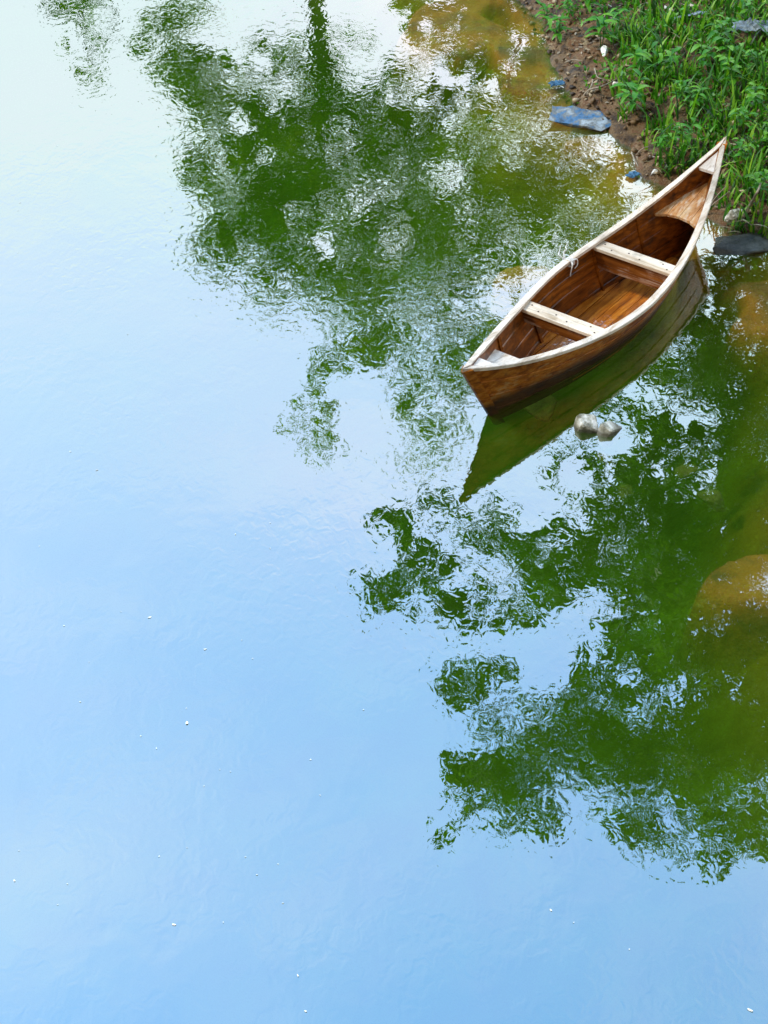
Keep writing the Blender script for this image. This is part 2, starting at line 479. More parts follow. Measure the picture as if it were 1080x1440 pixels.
def water_mat():
    m, N, L = new_mat('murky_river_water')
    out = nd(N, 'ShaderNodeOutputMaterial')
    tc = nd(N, 'ShaderNodeTexCoord')
    # ripples: two sizes of wavelets, stronger in patches
    mpa = nd(N, 'ShaderNodeMapping')
    mpa.inputs['Scale'].default_value = (1.0, 0.7, 1.0)
    mpa.inputs['Rotation'].default_value = (0, 0, R(12))
    L.new(tc.outputs['Object'], mpa.inputs[0])
    na = nd(N, 'ShaderNodeTexNoise', in_Scale=17.0, in_Detail=1.5, in_Roughness=0.45, in_Distortion=0.9)
    L.new(mpa.outputs[0], na.inputs['Vector'])
    nb = nd(N, 'ShaderNodeTexNoise', in_Scale=2.2, in_Detail=2.0, in_Roughness=0.5, in_Distortion=0.5)
    L.new(mpa.outputs[0], nb.inputs['Vector'])
    npatch = nd(N, 'ShaderNodeTexNoise', in_Scale=0.9, in_Detail=3.0, in_Roughness=0.55)
    L.new(tc.outputs['Object'], npatch.inputs['Vector'])
    sp = nd(N, 'ShaderNodeSeparateXYZ')
    L.new(tc.outputs['Object'], sp.inputs[0])
    # breeze: livelier towards the shallows and the far end
    gy = nd(N, 'ShaderNodeMapRange', in_1=6.0, in_2=12.0, in_3=0.45, in_4=0.85)
    L.new(sp.outputs['Y'], gy.inputs[0])
    gp = nd(N, 'ShaderNodeMapRange', in_1=0.38, in_2=0.62, in_3=0.35, in_4=1.5)
    L.new(npatch.outputs['Fac'], gp.inputs[0])
    amp = nd(N, 'ShaderNodeMath', operation='MULTIPLY')
    L.new(gy.outputs[0], amp.inputs[0]); L.new(gp.outputs[0], amp.inputs[1])
    ha = nd(N, 'ShaderNodeMath', operation='MULTIPLY')
    L.new(na.outputs['Fac'], ha.inputs[0]); L.new(amp.outputs[0], ha.inputs[1])
    hb = nd(N, 'ShaderNodeMath', operation='MULTIPLY_ADD', in_1=2.6)
    L.new(nb.outputs['Fac'], hb.inputs[0]); L.new(ha.outputs[0], hb.inputs[2])
    bp = nd(N, 'ShaderNodeBump', in_Strength=1.0, in_Distance=0.0012)
    L.new(hb.outputs[0], bp.inputs['Height'])
    fr = nd(N, 'ShaderNodeFresnel', in_IOR=3.9)
    gl = nd(N, 'ShaderNodeBsdfGlossy', in_Roughness=0.0)
    L.new(bp.outputs[0], gl.inputs['Normal'])
    tr = nd(N, 'ShaderNodeBsdfTransparent')
    df = nd(N, 'ShaderNodeBsdfDiffuse')
    df.inputs['Color'].default_value = (.075, .20, .010, 1)
    mk = nd(N, 'ShaderNodeMixShader', in_0=0.19)
    L.new(tr.outputs[0], mk.inputs[1]); L.new(df.outputs[0], mk.inputs[2])
    mx = nd(N, 'ShaderNodeMixShader')
    geo = nd(N, 'ShaderNodeNewGeometry')
    up = nd(N, 'ShaderNodeMath', operation='SUBTRACT', in_0=1.0)      # light leaving the water is not totally reflected
    L.new(geo.outputs['Backfacing'], up.inputs[1])
    fm = nd(N, 'ShaderNodeMath', operation='MULTIPLY')
    L.new(fr.outputs[0], fm.inputs[0]); L.new(up.outputs[0], fm.inputs[1])
    L.new(fm.outputs[0], mx.inputs[0]); L.new(mk.outputs[0], mx.inputs[1]); L.new(gl.outputs[0], mx.inputs[2])
    L.new(mx.outputs[0], out.inputs['Surface'])
    va = nd(N, 'ShaderNodeVolumeAbsorption')
    va.inputs['Color'].default_value = (0.20, 0.71, 0.0, 1)
    va.inputs['Density'].default_value = 1.7
    L.new(va.outputs[0], out.inputs['Volume'])
    return m


M['ground'] = ground_mat()
M['water'] = water_mat()

# ------------------------------------------------------------------ ground and water
SHORE = [(-400, 120), (-60, 42), (-14, 26.5), (-4, 21.0), (-0.6, 17.6), (0.55, 16.0)]
SHORE += [tuple(at(px, py)[:2]) for px, py in [(715, -20), (752, 30), (772, 75), (790, 120), (800, 150), (850, 178), (893, 205), (912, 250),
                                               (960, 275), (1000, 318), (1050, 340), (1120, 352)]]
SHORE += [(3.25, 10.4), (3.3, 9.4), (2.95, 8.4), (2.75, 7.6), (2.9, 6.8), (3.3, 5.6), (3.6, 3), (5, -10), (8, -400)]
SHORE = np.array(SHORE)


def shore_dist(X, Y):
    P = np.stack([X.ravel(), Y.ravel()], 1)
    best = np.full(len(P), 1e9); sgn = np.zeros(len(P))
    for a, b in zip(SHORE[:-1], SHORE[1:]):
        d = b - a
        t = np.clip(((P - a) @ d) / (d @ d), 0, 1)
        q = P - (a + t[:, None] * d)
        dd = np.hypot(q[:, 0], q[:, 1])
        cr = d[0] * q[:, 1] - d[1] * q[:, 0]
        m = dd < best - 1e-9
        best[m] = dd[m]; sgn[m] = np.sign(cr[m])
    return (best * np.where(sgn >= 0, 1, -1)).reshape(X.shape)      # > 0 on land


def vnoise(X, Y, scale, seed=0):
    r = np.random.default_rng(seed)
    T = r.random((256, 256))
    x, y = X * scale, Y * scale
    i, j = np.floor(x).astype(int), np.floor(y).astype(int)
    f, g = x - i, y - j
    f, g = f * f * (3 - 2 * f), g * g * (3 - 2 * g)
    t = lambda a, b: T[a % 256, b % 256]
    return (t(i, j) * (1 - f) + t(i + 1, j) * f) * (1 - g) + (t(i, j + 1) * (1 - f) + t(i + 1, j + 1) * f) * g - 0.5


def sstep(a, b, x):
    t = np.clip((x - a) / (b - a), 0, 1)
    return t * t * (3 - 2 * t)


BOAT_C = np.array([1.43555511, 10.16950878]); BOAT_YAW = 0.92318214
BL, BB, BQ, Z0, ZB, ZS = 3.1926, 0.743, 1.744, 0.266, 0.519, 0.644
BAX = np.array([math.cos(BOAT_YAW), math.sin(BOAT_YAW)]); BN = np.array([-BAX[1], BAX[0]])

# shoals: (photo pixel of centre, radii in metres, turn, depth of top)
SHOALS = [(645, 40, 0.75, 0.85, 0.2, -0.05), (735, 80, 0.42, 0.75, 0.3, -0.04), (745, 385, 0.30, 0.16, 0.5, -0.10), (845, 205, 0.42, 0.30, -0.4, -0.06),
          (1075, 440, 0.55, 0.5, -0.5, -0.045), (1000, 370, 0.5, 0.25, 0.4, -0.12), (1120, 815, 0.50, 0.55, 0.2, -0.12), (800, 575, 0.4, 0.16, 0.9, -0.50)]


def ground_z(X, Y):
    d = shore_dist(X, Y) + 0.16 * vnoise(X, Y, 2.2, 3) + 0.07 * vnoise(X, Y, 6.0, 4)
    land = 0.015 + 0.16 * (1 - np.exp(-np.maximum(d, 0) / 0.35)) + 0.10 * np.minimum(np.maximum(d, 0), 12) + 1.8 * sstep(12, 80, d)
    bed = -0.02 - 0.12 * sstep(0.0, 0.25, -d) - 0.75 * sstep(0.15, 1.5, -d) - 0.5 * sstep(1.5, 5, -d)
    z = np.where(d > 0, land, bed)
    for px, py, rx, ry, a, top in SHOALS:
        c = at(px, py, top)
        u, v = X - c[0], Y - c[1]
        ca, sa = math.cos(a), math.sin(a)
        u, v = u * ca + v * sa, -u * sa + v * ca
        r = np.hypot(u / rx, v / ry) + 0.8 * vnoise(X, Y, 2.2, 9) + 0.15 * vnoise(X, Y, 7, 10)
        k = 1 - sstep(0.62, 1.2, r)
        z = np.maximum(z, top * k + (-1.6) * (1 - k))
    z = z + np.where(z > 0, 0.05, 0.03) * vnoise(X, Y, 3.1, 5) + np.where(z > 0.02, 0.075, 0.035) * vnoise(X, Y, 7, 6) + np.where(z > 0.02, 0.018, 0.004) * vnoise(X, Y, 24, 8)
    # the stern has pressed its own berth into the bank
    u = (X - BOAT_C[0]) * BAX[0] + (Y - BOAT_C[1]) * BAX[1]; v = (X - BOAT_C[0]) * BN[0] + (Y - BOAT_C[1]) * BN[1]
    hb = BB / 2 * np.clip(1 - np.abs(u / (BL / 2)) ** BQ, 0, 1) + 0.05
    keel = np.where(u > 0, -0.20 + 0.30 * np.clip(u / 1.6, 0, 1) ** 2, -0.2)
    sc = sstep(-1.7, -1.2, u) * sstep(.95, .4, u) * sstep(-.72, -.5, v) * sstep(.3, .0, v)      # bed shaped deeper along the hull, added to darken the water there
    z = np.where(sc > 0, np.minimum(z, -.75 * sc + z * (1 - sc)), z)
    k = (1 - sstep(0.0, 0.12, np.abs(v) - hb)) * (1 - sstep(1.62, 1.8, np.abs(u)))
    z = np.where(k > 0, np.minimum(z, keel * k + z * (1 - k)), z)
    return z


def axis_coords(lo, hi, step, far):
    a = list(np.arange(lo, hi + 1e-6, step))
    s = step
    x = hi
    while x < far:
        s *= 1.25; x += s; a.append(x)
    s = step; x = lo
    while x > -far:
        s *= 1.25; x -= s; a.insert(0, x)
    return np.array(a)


gx = axis_coords(-3.0, 4.6, 0.035, 600)
gy = axis_coords(4.0, 17.0, 0.04, 600)
GX, GY = np.meshgrid(gx, gy)
GZ = ground_z(GX, GY)
nx, ny = len(gx), len(gy)
idx = np.arange(nx * ny).reshape(ny, nx)
Fq = np.stack([idx[:-1, :-1], idx[:-1, 1:], idx[1:, 1:], idx[1:, :-1]], -1).reshape(-1, 4)
ground = mesh_np('ground', np.stack([GX, GY, GZ], -1).reshape(-1, 3), Fq, M['ground'], smooth=True)
tag(ground, kind='structure')


def gz(x, y):
    return float(ground_z(np.array([[x]], float), np.array([[y]], float))[0, 0])




# ------------------------------------------------------------------ the boat
boat = empty('rowing_boat', (BOAT_C[0], BOAT_C[1], 0.0), BOAT_YAW)
tag(boat, 'brown wooden rowing boat with pale rails, its stern run up on the grassy bank', 'boat')
KEEL = -0.11
RAKE = 0.37
TH = 0.018


def rail_z(t):
    a = abs(t) ** 2.4
    return Z0 + ((ZB if t < 0 else ZS) - Z0) * a


def half_beam(t):
    return BB / 2 * max(0.0, 1 - abs(t) ** BQ)


def keel_z(t):
    return KEEL + (0.015 if t < 0 else 0.09) * abs(t) ** 2


def hull_pt(t, v, side, inset=0.0):
    """v = 0 at the rail, 1 at the chine"""
    hb = max(half_beam(t) - 0.012 - inset, 0.0)
    zt, zb = rail_z(t) - 0.01, keel_z(t)
    xt, xb = t * (BL / 2 - 0.012 - inset), t * (BL / 2 - RAKE - inset)
    s = 1 - v
    w = 0.60 + 0.40 * (1 - (1 - s) ** 1.55)
    return (xt + (xb - xt) * v, side * hb * w, zt + (zb - zt) * v)


def hull_mesh():
    nt = 65
    ts = [math.sin(math.pi / 2 * (-1 + 2 * i / (nt - 1))) * 0.35 + 0.65 * (-1 + 2 * i / (nt - 1)) for i in range(nt)]
    seams = [0.27, 0.53, 0.78]
    vs = sorted(set([0, .09, .18, .36, .44, .62, .70, .88, 1.0] + [s + e for s in seams for e in (-.014, -.004, .004, .014)]))
    V, F = [], []
    grid = {}
    for layer in (0, 1):
        for side in (1, -1):
            for i, t in enumerate(ts):
                for j, v in enumerate(vs):
                    ins = TH if layer else 0.0
                    if any(abs(v - s) < 0.005 for s in seams): ins += 0.005 if not layer else -0.004
                    grid[layer, side, i, j] = len(V)
                    V.append(hull_pt(t, v, side, ins))
    nv = len(vs)
    for layer in (0, 1):
        for side in (1, -1):
            for i in range(nt - 1):
                for j in range(nv - 1):
                    F.append((grid[layer, side, i, j], grid[layer, side, i + 1, j], grid[layer, side, i + 1, j + 1], grid[layer, side, i, j + 1]))
    for i in range(nt - 1):       # top edges and bottom boards
        for side in (1, -1):
            F.append((grid[0, side, i, 0], grid[0, side, i + 1, 0], grid[1, side, i + 1, 0], grid[1, side, i, 0]))
        for layer in (0, 1):
            F.append((grid[layer, 1, i, nv - 1], grid[layer, 1, i + 1, nv - 1], grid[layer, -1, i + 1, nv - 1], grid[layer, -1, i, nv - 1]))
    bm = bmesh.new()
    bv = [bm.verts.new(p) for p in V]
    for f in F:
        try: bm.faces.new([bv[k] for k in f])
        except ValueError: pass
    bmesh.ops.remove_doubles(bm, verts=bm.verts[:], dist=1e-5)
    return bm


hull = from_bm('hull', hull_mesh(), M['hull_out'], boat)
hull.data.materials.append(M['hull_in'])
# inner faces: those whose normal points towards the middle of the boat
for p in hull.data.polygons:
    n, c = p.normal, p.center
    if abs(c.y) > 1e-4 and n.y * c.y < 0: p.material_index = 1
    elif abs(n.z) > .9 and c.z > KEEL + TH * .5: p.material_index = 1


def rail_mesh():
    bm = bmesh.new()
    T = 0.022
    n = 81
    for side in (1, -1):
        rows = []
        for i in range(n):
            t = -1 + 2 * i / (n - 1)
            e = 1e-3
            W = 0.046 - 0.016 * abs(t) ** 3
            x, y = t * BL / 2, half_beam(t)
            ta, tb = max(t - e, -1), min(t + e, 1)
            dx, dy = (tb - ta) * BL / 2, half_beam(tb) - half_beam(ta)
            l = math.hypot(dx, dy); nxn, nyn = dy / l, -dx / l     # inward normal for y>0
            xi, yi = x + nxn * W, y + nyn * W
            if yi < 0.0:      # mitre on the centre line
                f = y / max(y - yi, 1e-6); xi, yi = x + (xi - x) * f, 0.0
            if side < 0: y, yi = -y, -yi
            z = rail_z(t) + 0.004 * math.sin(7 * t + side)
            rows.append([bm.verts.new(q) for q in ((x, y, z - .003), (x, y, z - T), (xi, yi, z - T), (xi, yi, z), (x + (xi - x) * .08, y + (yi - y) * .08, z))])
        for a, b in zip(rows[:-1], rows[1:]):
            for k in range(5):
                bm.faces.new((a[k], a[(k + 1) % 5], b[(k + 1) % 5], b[k]))
        bm.faces.new(rows[0]); bm.faces.new(rows[-1])
    return bm


from_bm('gunwale', rail_mesh(), M['pale'], boat)


def inner_half(x, z):
    """half width of the inner hull at boat station x, height z"""
    best = 0.0
    lo, hi = -1.0, 1.0
    t = x / (BL / 2)
    for _ in range(12):
        t = max(-0.999, min(0.999, t))
        zt, zb = rail_z(t) - 0.01, keel_z(t)
        v = min(max((zt - z) / (zt - zb), 0), 1)
        t = x / ((BL / 2 - TH) + ((BL / 2 - RAKE) - (BL / 2 - .012)) * v)
    t = max(-1, min(1, t))
    return abs(hull_pt(t, v, 1, TH)[1])


def slab(bm, outline, z0, z1):
    """prism over an xy outline; z0, z1 numbers or functions of x"""
    f0 = z0 if callable(z0) else (lambda x: z0)
    f1 = z1 if callable(z1) else (lambda x: z1)
    a = [bm.verts.new((x, y, f0(x))) for x, y in outline]
    b = [bm.verts.new((x, y, f1(x))) for x, y in outline]
    n = len(outline)
    bm.faces.new(a[::-1]); bm.faces.new(b)
    for i in range(n):
        bm.faces.new((a[i], a[(i + 1) % n], b[(i + 1) % n], b[i]))


# floor boards: five boards with narrow gaps
def floor_mesh():
    bm = bmesh.new()
    zf = -0.045
    edges = [-0.30, -0.165, -0.055, 0.055, 0.165, 0.30]
    for k in range(5):
        y0, y1 = edges[k] + .0025, edges[k + 1] - .0025
        top, bot = [], []
        for i in range(49):
            x = -1.19 + 2.36 * i / 48
            h = inner_half(x, zf) + 0.006
            a, b = max(y0, -h), min(y1, h)
            if b - a > 0.004:
                top.append((x, b)); bot.append((x, a))
        z = zf + 0.002 * ((k * 2) % 3 - 1)
        if len(top) > 2: slab(bm, bot + top[::-1], z - 0.02, z)
    return bm


from_bm('floor', floor_mesh(), M['floor'], boat)
# sealed bilge board just under the floor boards
bm = bmesh.new()
ol = [(-1.15 + 2.28 * i / 40, inner_half(-1.15 + 2.28 * i / 40, -0.07) + .004) for i in range(41)]
slab(bm, [(x, -h) for x, h in ol] + [(x, h) for x, h in ol[::-1]], -0.076, -0.069)
from_bm('bilge_board', bm, M['apron'], boat)


def thwart(x0, x1, apron_h):
    zt = rail_z((x0 + x1) / BL) - 0.026
    bm = bmesh.new()
    ol = []
    nseg = 8
    for i in range(nseg + 1):
        x = x0 + (x1 - x0) * i / nseg
        ol.append((x, inner_half(x, zt) + 0.004))
    slab(bm, [(x, -h) for x, h in ol] + [(x, h) for x, h in ol[::-1]], zt - 0.024, zt)
    bmesh.ops.bevel(bm, geom=[e for e in bm.edges if e.calc_length() > .3 or abs(e.verts[0].co.z - e.verts[1].co.z) < 1e-5], offset=0.002, segments=1, affect='EDGES')
    o = from_bm('thwart', bm, M['pale_y'], boat)
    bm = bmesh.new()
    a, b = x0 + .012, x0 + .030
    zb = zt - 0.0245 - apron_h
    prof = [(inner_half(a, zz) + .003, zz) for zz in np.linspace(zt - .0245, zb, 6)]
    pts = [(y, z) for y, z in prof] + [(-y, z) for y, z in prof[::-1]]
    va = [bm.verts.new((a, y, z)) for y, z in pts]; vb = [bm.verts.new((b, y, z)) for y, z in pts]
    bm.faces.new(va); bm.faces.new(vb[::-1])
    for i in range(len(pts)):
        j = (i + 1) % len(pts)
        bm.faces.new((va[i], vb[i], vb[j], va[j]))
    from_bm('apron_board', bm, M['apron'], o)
    for k, (fx, fy) in enumerate(((.3, -.8), (.7, -.62), (.35, -.1), (.6, .22), (.3, .6), (.68, .85))):
        nb_ = bmesh.new()
        bmesh.ops.create_cone(nb_, cap_ends=True, segments=10, radius1=.0065, radius2=.005, depth=.003)
        nl = from_bm('nail', nb_, M['iron'], o)
        nl.location = (x0 + (x1 - x0) * fx, inner_half((x0 + x1) / 2, zt) * fy, zt + .001)
    return o, zt


TW1 = (-0.515, -0.405)
TW2 = (0.385, 0.495)
thwart(*TW1, 0.075)
th2, zt2 = thwart(*TW2, 0.13)

# frames (ribs) against the inner planking
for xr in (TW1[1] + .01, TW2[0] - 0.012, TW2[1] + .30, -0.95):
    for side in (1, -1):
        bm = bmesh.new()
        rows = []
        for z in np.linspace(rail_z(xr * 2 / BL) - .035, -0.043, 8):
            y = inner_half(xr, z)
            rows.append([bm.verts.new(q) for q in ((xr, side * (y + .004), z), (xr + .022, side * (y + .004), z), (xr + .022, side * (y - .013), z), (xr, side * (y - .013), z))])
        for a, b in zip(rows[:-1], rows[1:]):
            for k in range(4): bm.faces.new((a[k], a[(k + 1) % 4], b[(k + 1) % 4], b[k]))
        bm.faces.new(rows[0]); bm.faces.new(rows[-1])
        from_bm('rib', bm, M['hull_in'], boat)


def end_deck(x_in, sign):
    """small pale triangle closing the end between the rails"""
    bm = bmesh.new()
    xe = sign * (BL / 2 - 0.02)
    ol = []
    for i in range(9):
        x = x_in + (xe - x_in) * i / 8
        h = max(half_beam(x / (BL / 2)) - 0.030, 0.0)
        ol.append((x, h))
    zf = lambda x: rail_z(x / (BL / 2)) - 0.008
    slab(bm, [(x, -h) for x, h in ol] + [(x, h) for x, h in ol[::-1] if h > 0], lambda x: zf(x) - 0.02, zf)
    return from_bm('deck', bm, M['deck'], boat)


end_deck(-1.33, -1)
end_deck(1.335, 1)


def end_seat(xa, xb, za, zb, bow, nb, mat):
    """boards lying lengthways in the end of the hull; front edge curved by bow metres"""
    bm = bmesh.new()
    zf = lambda x: za + (zb - za) * (x - xa) / (xb - xa)
    hmax = inner_half(xa, za) + .004
    ed = np.linspace(-hmax, hmax, nb + 1)
    sgn = 1 if xb > xa else -1
    for k in range(nb):
        y0, y1 = ed[k] + .0015, ed[k + 1] - .0015
        lo, hi = [], []
        for i in range(17):
            u = i / 16
            xs = []
            for y in (y0, y1):
                x_start = xa + sgn * bow * (1 - (y / hmax) ** 2)
                xs.append(x_start + (xb - x_start) * u)
            h = inner_half(xa + (xb - xa) * u, zf(xa + (xb - xa) * u)) + .004
            a, b = max(y0, -h), min(y1, h)
            if b - a < .003: break
            lo.append((xs[0], a)); hi.append((xs[1], b))
        if len(lo) > 2:
            slab(bm, lo + hi[::-1], lambda x: zf(x) - .018, zf)
    return from_bm('end_seat', bm, mat, boat)


s1 = end_seat(0.95, 1.44, 0.285, 0.40, 0.05, 4, M['seat'])
s1['label'] = 'worn stern seat of striped boards with curved front edge'
s2 = end_seat(-1.02, -1.36, 0.275, 0.36, 0.0, 3, M['pale'])
s2['label'] = 'small pale bow seat'

# stem posts
for sign, zt, zb in ((-1, ZB - .03, KEEL), (1, ZS - .03, -0.02)):
    bm = bmesh.new()
    xt, xb = sign * (BL / 2 - .010), sign * (BL / 2 - RAKE - .004)
    rows = []
    for i in range(7):
        u = i / 6
        x, z = xt + (xb - xt) * u, zt + (zb - zt) * u
        rows.append([bm.verts.new(q) for q in ((x + sign * .010, .010, z), (x - sign * .05, .038, z), (x - sign * .05, -.038, z), (x + sign * .010, -.010, z))])
    for a, b in zip(rows[:-1], rows[1:]):
        for k in range(4): bm.faces.new((a[k], a[(k + 1) % 4], b[(k + 1) % 4], b[k]))
    bm.faces.new(rows[0]); bm.faces.new(rows[-1])
    from_bm('stem_post', bm, M['hull_out'], boat)


def boat_world(x, y, z):
    p = BOAT_C + BAX * x + BN * y
    return np.array([p[0], p[1], z])


# the water closes round the hull: its surface ends inside the planking at the water line
def water_mesh():
    n = 60
    ring = []
    for side in (1, -1):
        for i in range(n):
            t = -1 + 2 * i / n if side > 0 else 1 - 2 * i / n
            zt, zb = rail_z(t) - 0.01, keel_z(t)
            x, y, z = hull_pt(t, min(zt / (zt - zb), 1.0), side, TH * .5)
            ring.append(boat_world(x, y, 0.0))
    ring = np.array(ring)
    m = len(ring)
    c = np.array([BOAT_C[0], BOAT_C[1], 0.0])
    # the hull's water line is star shaped about its centre: join it to growing rings
    ang = np.unwrap(np.arctan2(ring[:, 1] - c[1], ring[:, 0] - c[0]))
    tgt = np.linspace(ang[0], ang[0] + np.sign(ang[-1] - ang[0]) * 2 * math.pi, m + 1)[:-1]
    V = [ring]
    for k, rad in enumerate((2.6, 12, 590)):
        a = ang if k == 0 else tgt
        V.append(c + np.stack([np.cos(a) * rad, np.sin(a) * rad, 0 * a], 1))
    V.append(V[-1] - np.array([0, 0, 4.0]))
    F = []
    for k in range(4):
        for i in range(m):
            j = (i + 1) % m
            F.append((k * m + i, k * m + j, (k + 1) * m + j, (k + 1) * m + i))
    F.append(tuple(range(4 * m, 5 * m)))
    bm = bmesh.new()
    bv = [bm.verts.new(p) for v in V for p in v]
    for f in F: bm.faces.new([bv[q] for q in f])
    if F and bm.faces[:]:
        bm.normal_update()
    # outward normals: up on top
    for f in bm.faces:
        if f.calc_center_median().z > -1 and f.normal.z < -.5: f.normal_flip()
        elif f.calc_center_median().z < -3.9 and f.normal.z > 0: f.normal_flip()
        elif abs(f.normal.z) < .5:
            cc = f.calc_center_median() - Vector(c)
            if f.normal.x * cc.x + f.normal.y * cc.y < 0: f.normal_flip()
    me = bpy.data.meshes.new('water')
    bm.to_mesh(me); bm.free()
    me.materials.append(M['water'])
    o = bpy.data.objects.new('water', me); col.objects.link(o)
    return o


tag(water_mesh(), kind='structure')


# rope knotted round the left rail
def rope_mesh():
    parts = []
    t0 = 0.075
    x0 = t0 * BL / 2; yr = half_beam(t0); zr = rail_z(t0)
    for k in range(3):
        x = x0 + .014 * k
        loop = [(x, yr + .010, zr - .01), (x + .004, yr - .02, zr + .008), (x + .006, yr - .056, zr + .003), (x + .006, yr - .058, zr - .03), (x, yr - .02, zr - .034), (x, yr + .010, zr - .014)]
        parts.append(tube(spline(loop, 24), [.0058] * 24, 6))
    for k, pts in enumerate([[(x0 + .01, yr - .055, zr), (x0 - .01, yr - .075, zr - .01), (x0 - .02, yr - .07, zr - .06), (x0 - .03, yr - .075, zr - .085)],
                             [(x0 + .02, yr - .05, zr), (x0 + .05, yr - .07, zr + .005), (x0 + .045, yr - .08, zr - .03), (x0 + .02, yr - .074, zr - .05)],
                             [(x0 + .01, yr, zr + .01), (x0 + .03, yr + .02, zr + .035), (x0 + .05, yr + .01, zr + .055), (x0 + .075, yr + .035, zr + .05), (x0 + .10, yr + .03, zr + .08)],
                             [(x0, yr, zr + .01), (x0 - .01, yr + .03, zr + .03), (x0 + .02, yr + .05, zr + .03), (x0 + .06, yr + .06, zr + .07)]]):
        parts.append(tube(spline(pts, 20), list(np.linspace(.006, .003, 20)), 6))
    return join([([Vector(boat_world(*p)) for p in v], f) for v, f in parts])


V, F = rope_mesh()
tag(mesh_np('rope', V, F, M['rope'], smooth=True), 'short frayed white rope knotted around the boat rail', 'rope')


# ------------------------------------------------------------------ stones and litter
def rock_mesh(seed, size, flat=1.0, npts=16, rough=0.06, sub=2, blocky=False):
    r = np.random.default_rng(seed)
    bm = bmesh.new()
    if blocky:
        for sx in (-1, 1):
            for sy in (-1, 1):
                for sz in (-1, 1):
                    q = np.array([sx, sy, sz]) * r.uniform(.55, 1.0, 3)
                    bm.verts.new(q * np.array(size))
        npts = 3
    for _ in range(npts):
        d = r.normal(size=3); d /= np.linalg.norm(d)
        d *= r.uniform(.8, 1.05)
        bm.verts.new((d[0] * size[0], d[1] * size[1], d[2] * size[2] * flat))
    res = bmesh.ops.convex_hull(bm, input=bm.verts[:])
    bmesh.ops.delete(bm, geom=[v for v in bm.verts if not v.link_faces], context='VERTS')
    bmesh.ops.bevel(bm, geom=bm.edges[:], offset=min(size) * .12, segments=1, affect='EDGES')
    bmesh.ops.triangulate(bm, faces=bm.faces[:])
    for _ in range(sub):
        bmesh.ops.subdivide_edges(bm, edges=[e for e in bm.edges if e.calc_length() > max(size) * .12], cuts=1)
        bmesh.ops.triangulate(bm, faces=bm.faces[:])
    m = max(size)
    for v in bm.verts:
        p = v.co / m * 2.2 + Vector((seed * 3.1, seed, 0))
        v.co += Vector(mnoise.noise_vector(p)) * m * rough + Vector(mnoise.noise_vector(p * 3)) * m * rough * .4
    return bm


def rock(name, px, py, z, size, mat, seed, label, cat='stone', group=None, rot=(0, 0, 0), rough=.06, npts=16, blocky=False):
    o = from_bm(name, rock_mesh(seed, size, rough=rough, npts=npts, blocky=blocky), M[mat])
    p = at(px, py, z)
    o.location = p
    o.rotation_euler = rot
    return tag(o, label, cat, group)


rock('stone', 822, 601, -0.012, (.08, .075, .095), 'stone_pale', 11, 'pale angular stone breaking the water beside the boat hull, left of its greenish neighbour', rot=(.45, .2, .1), rough=.03, blocky=True)
rock('stone', 854, 609, -0.02, (.08, .06, .085), 'stone_pale', 5, 'dull greenish angular stone in the water, right of the white topped stone', rot=(.4, .35, .9), rough=.03, blocky=True)
rock('stone', 818, 168, 0.03, (.42, .17, .035), 'stone_blue', 21, 'long blue grey slab lying at the edge of the mud bank', rot=(.14, .05, -0.22), rough=.07, npts=12)
rock('stone', 1046, 346, 0.00, (.31, .17, .06), 'stone_dark', 23, 'flat wet dark stone half sunk beside the stern of the boat', rot=(.05, -.05, .25), rough=.05, npts=20)
rock('stone', 1034, 303, 0.07, (.095, .07, .07), 'stone_pale', 26, 'small pale grey stone in the mud above the flat wet stone', rot=(.1, .2, .4))
rock('stone', 850, 70, 0.2, (.035, .14, .03), 'shell', 31, 'slim white stone lying in the short grass by the mud', rot=(0, 0, -.25), npts=14)
rock('stone', 968, 21, 0.33, (.20, .055, .02), 'slate', 33, 'pointed blue grey slate chip on bare soil above the grass', rot=(.2, -.15, .35), npts=10)
rock('pebble', 943, 14, 0.33, (.036, .03, .024), 'pebble', 35, 'round pinkish pebble on bare soil left of the slate chip', 'pebble')
rock('pebble', 974, 9, 0.34, (.055, .025, .02), 'pebble', 36, 'long flat pinkish pebble on bare soil behind the slate chip', 'pebble')
rock('pebble', 936, 10, 0.34, (.02, .02, .016), 'shell', 37, 'tiny white pebble on bare soil, leftmost near the slate chip', 'pebble')
rock('pebble', 921, 242, 0.05, (.032, .03, .026), 'shell', 38, 'small round white pebble at the water edge near the stern', 'pebble')
rock('pebble', 917, 224, 0.07, (.028, .05, .03), 'shell', 39, 'oval white pebble just above the round white pebble by the stern', 'pebble', rot=(0, 0, .6))
rock('pebble', 869, 118, 0.18, (.06, .04, .02), 'pebble', 40, 'pale flat pebble beside the dry twigs on the mud', 'pebble')
for k, (px, py, zz, sz, lb) in enumerate([
        (965, 662, -.25, .10, 'rounded brown stone under the water right of the two dry stones'),
        (760, 575, -.35, .16, 'large silty stone under the water beneath the boat reflection'),
        (880, 690, -.3, .08, 'small silty stone under the water below the two dry stones'),
        (1000, 705, -.28, .12, 'silty stone under the water towards the right edge'),
        (850, 645, -.12, .07, 'ochre stone under the water close below the two dry stones'),
        (700, 170, -.3, .14, 'silty stone under the water near the muddy shoal'),
        (905, 200, .0, .07, 'muddy stone at the water edge by the weeds')]):
    rock('stone', px, py, zz, (sz, sz * .8, sz * .5), 'stone_bed', 50 + k, lb, rot=(0, 0, k * .7))


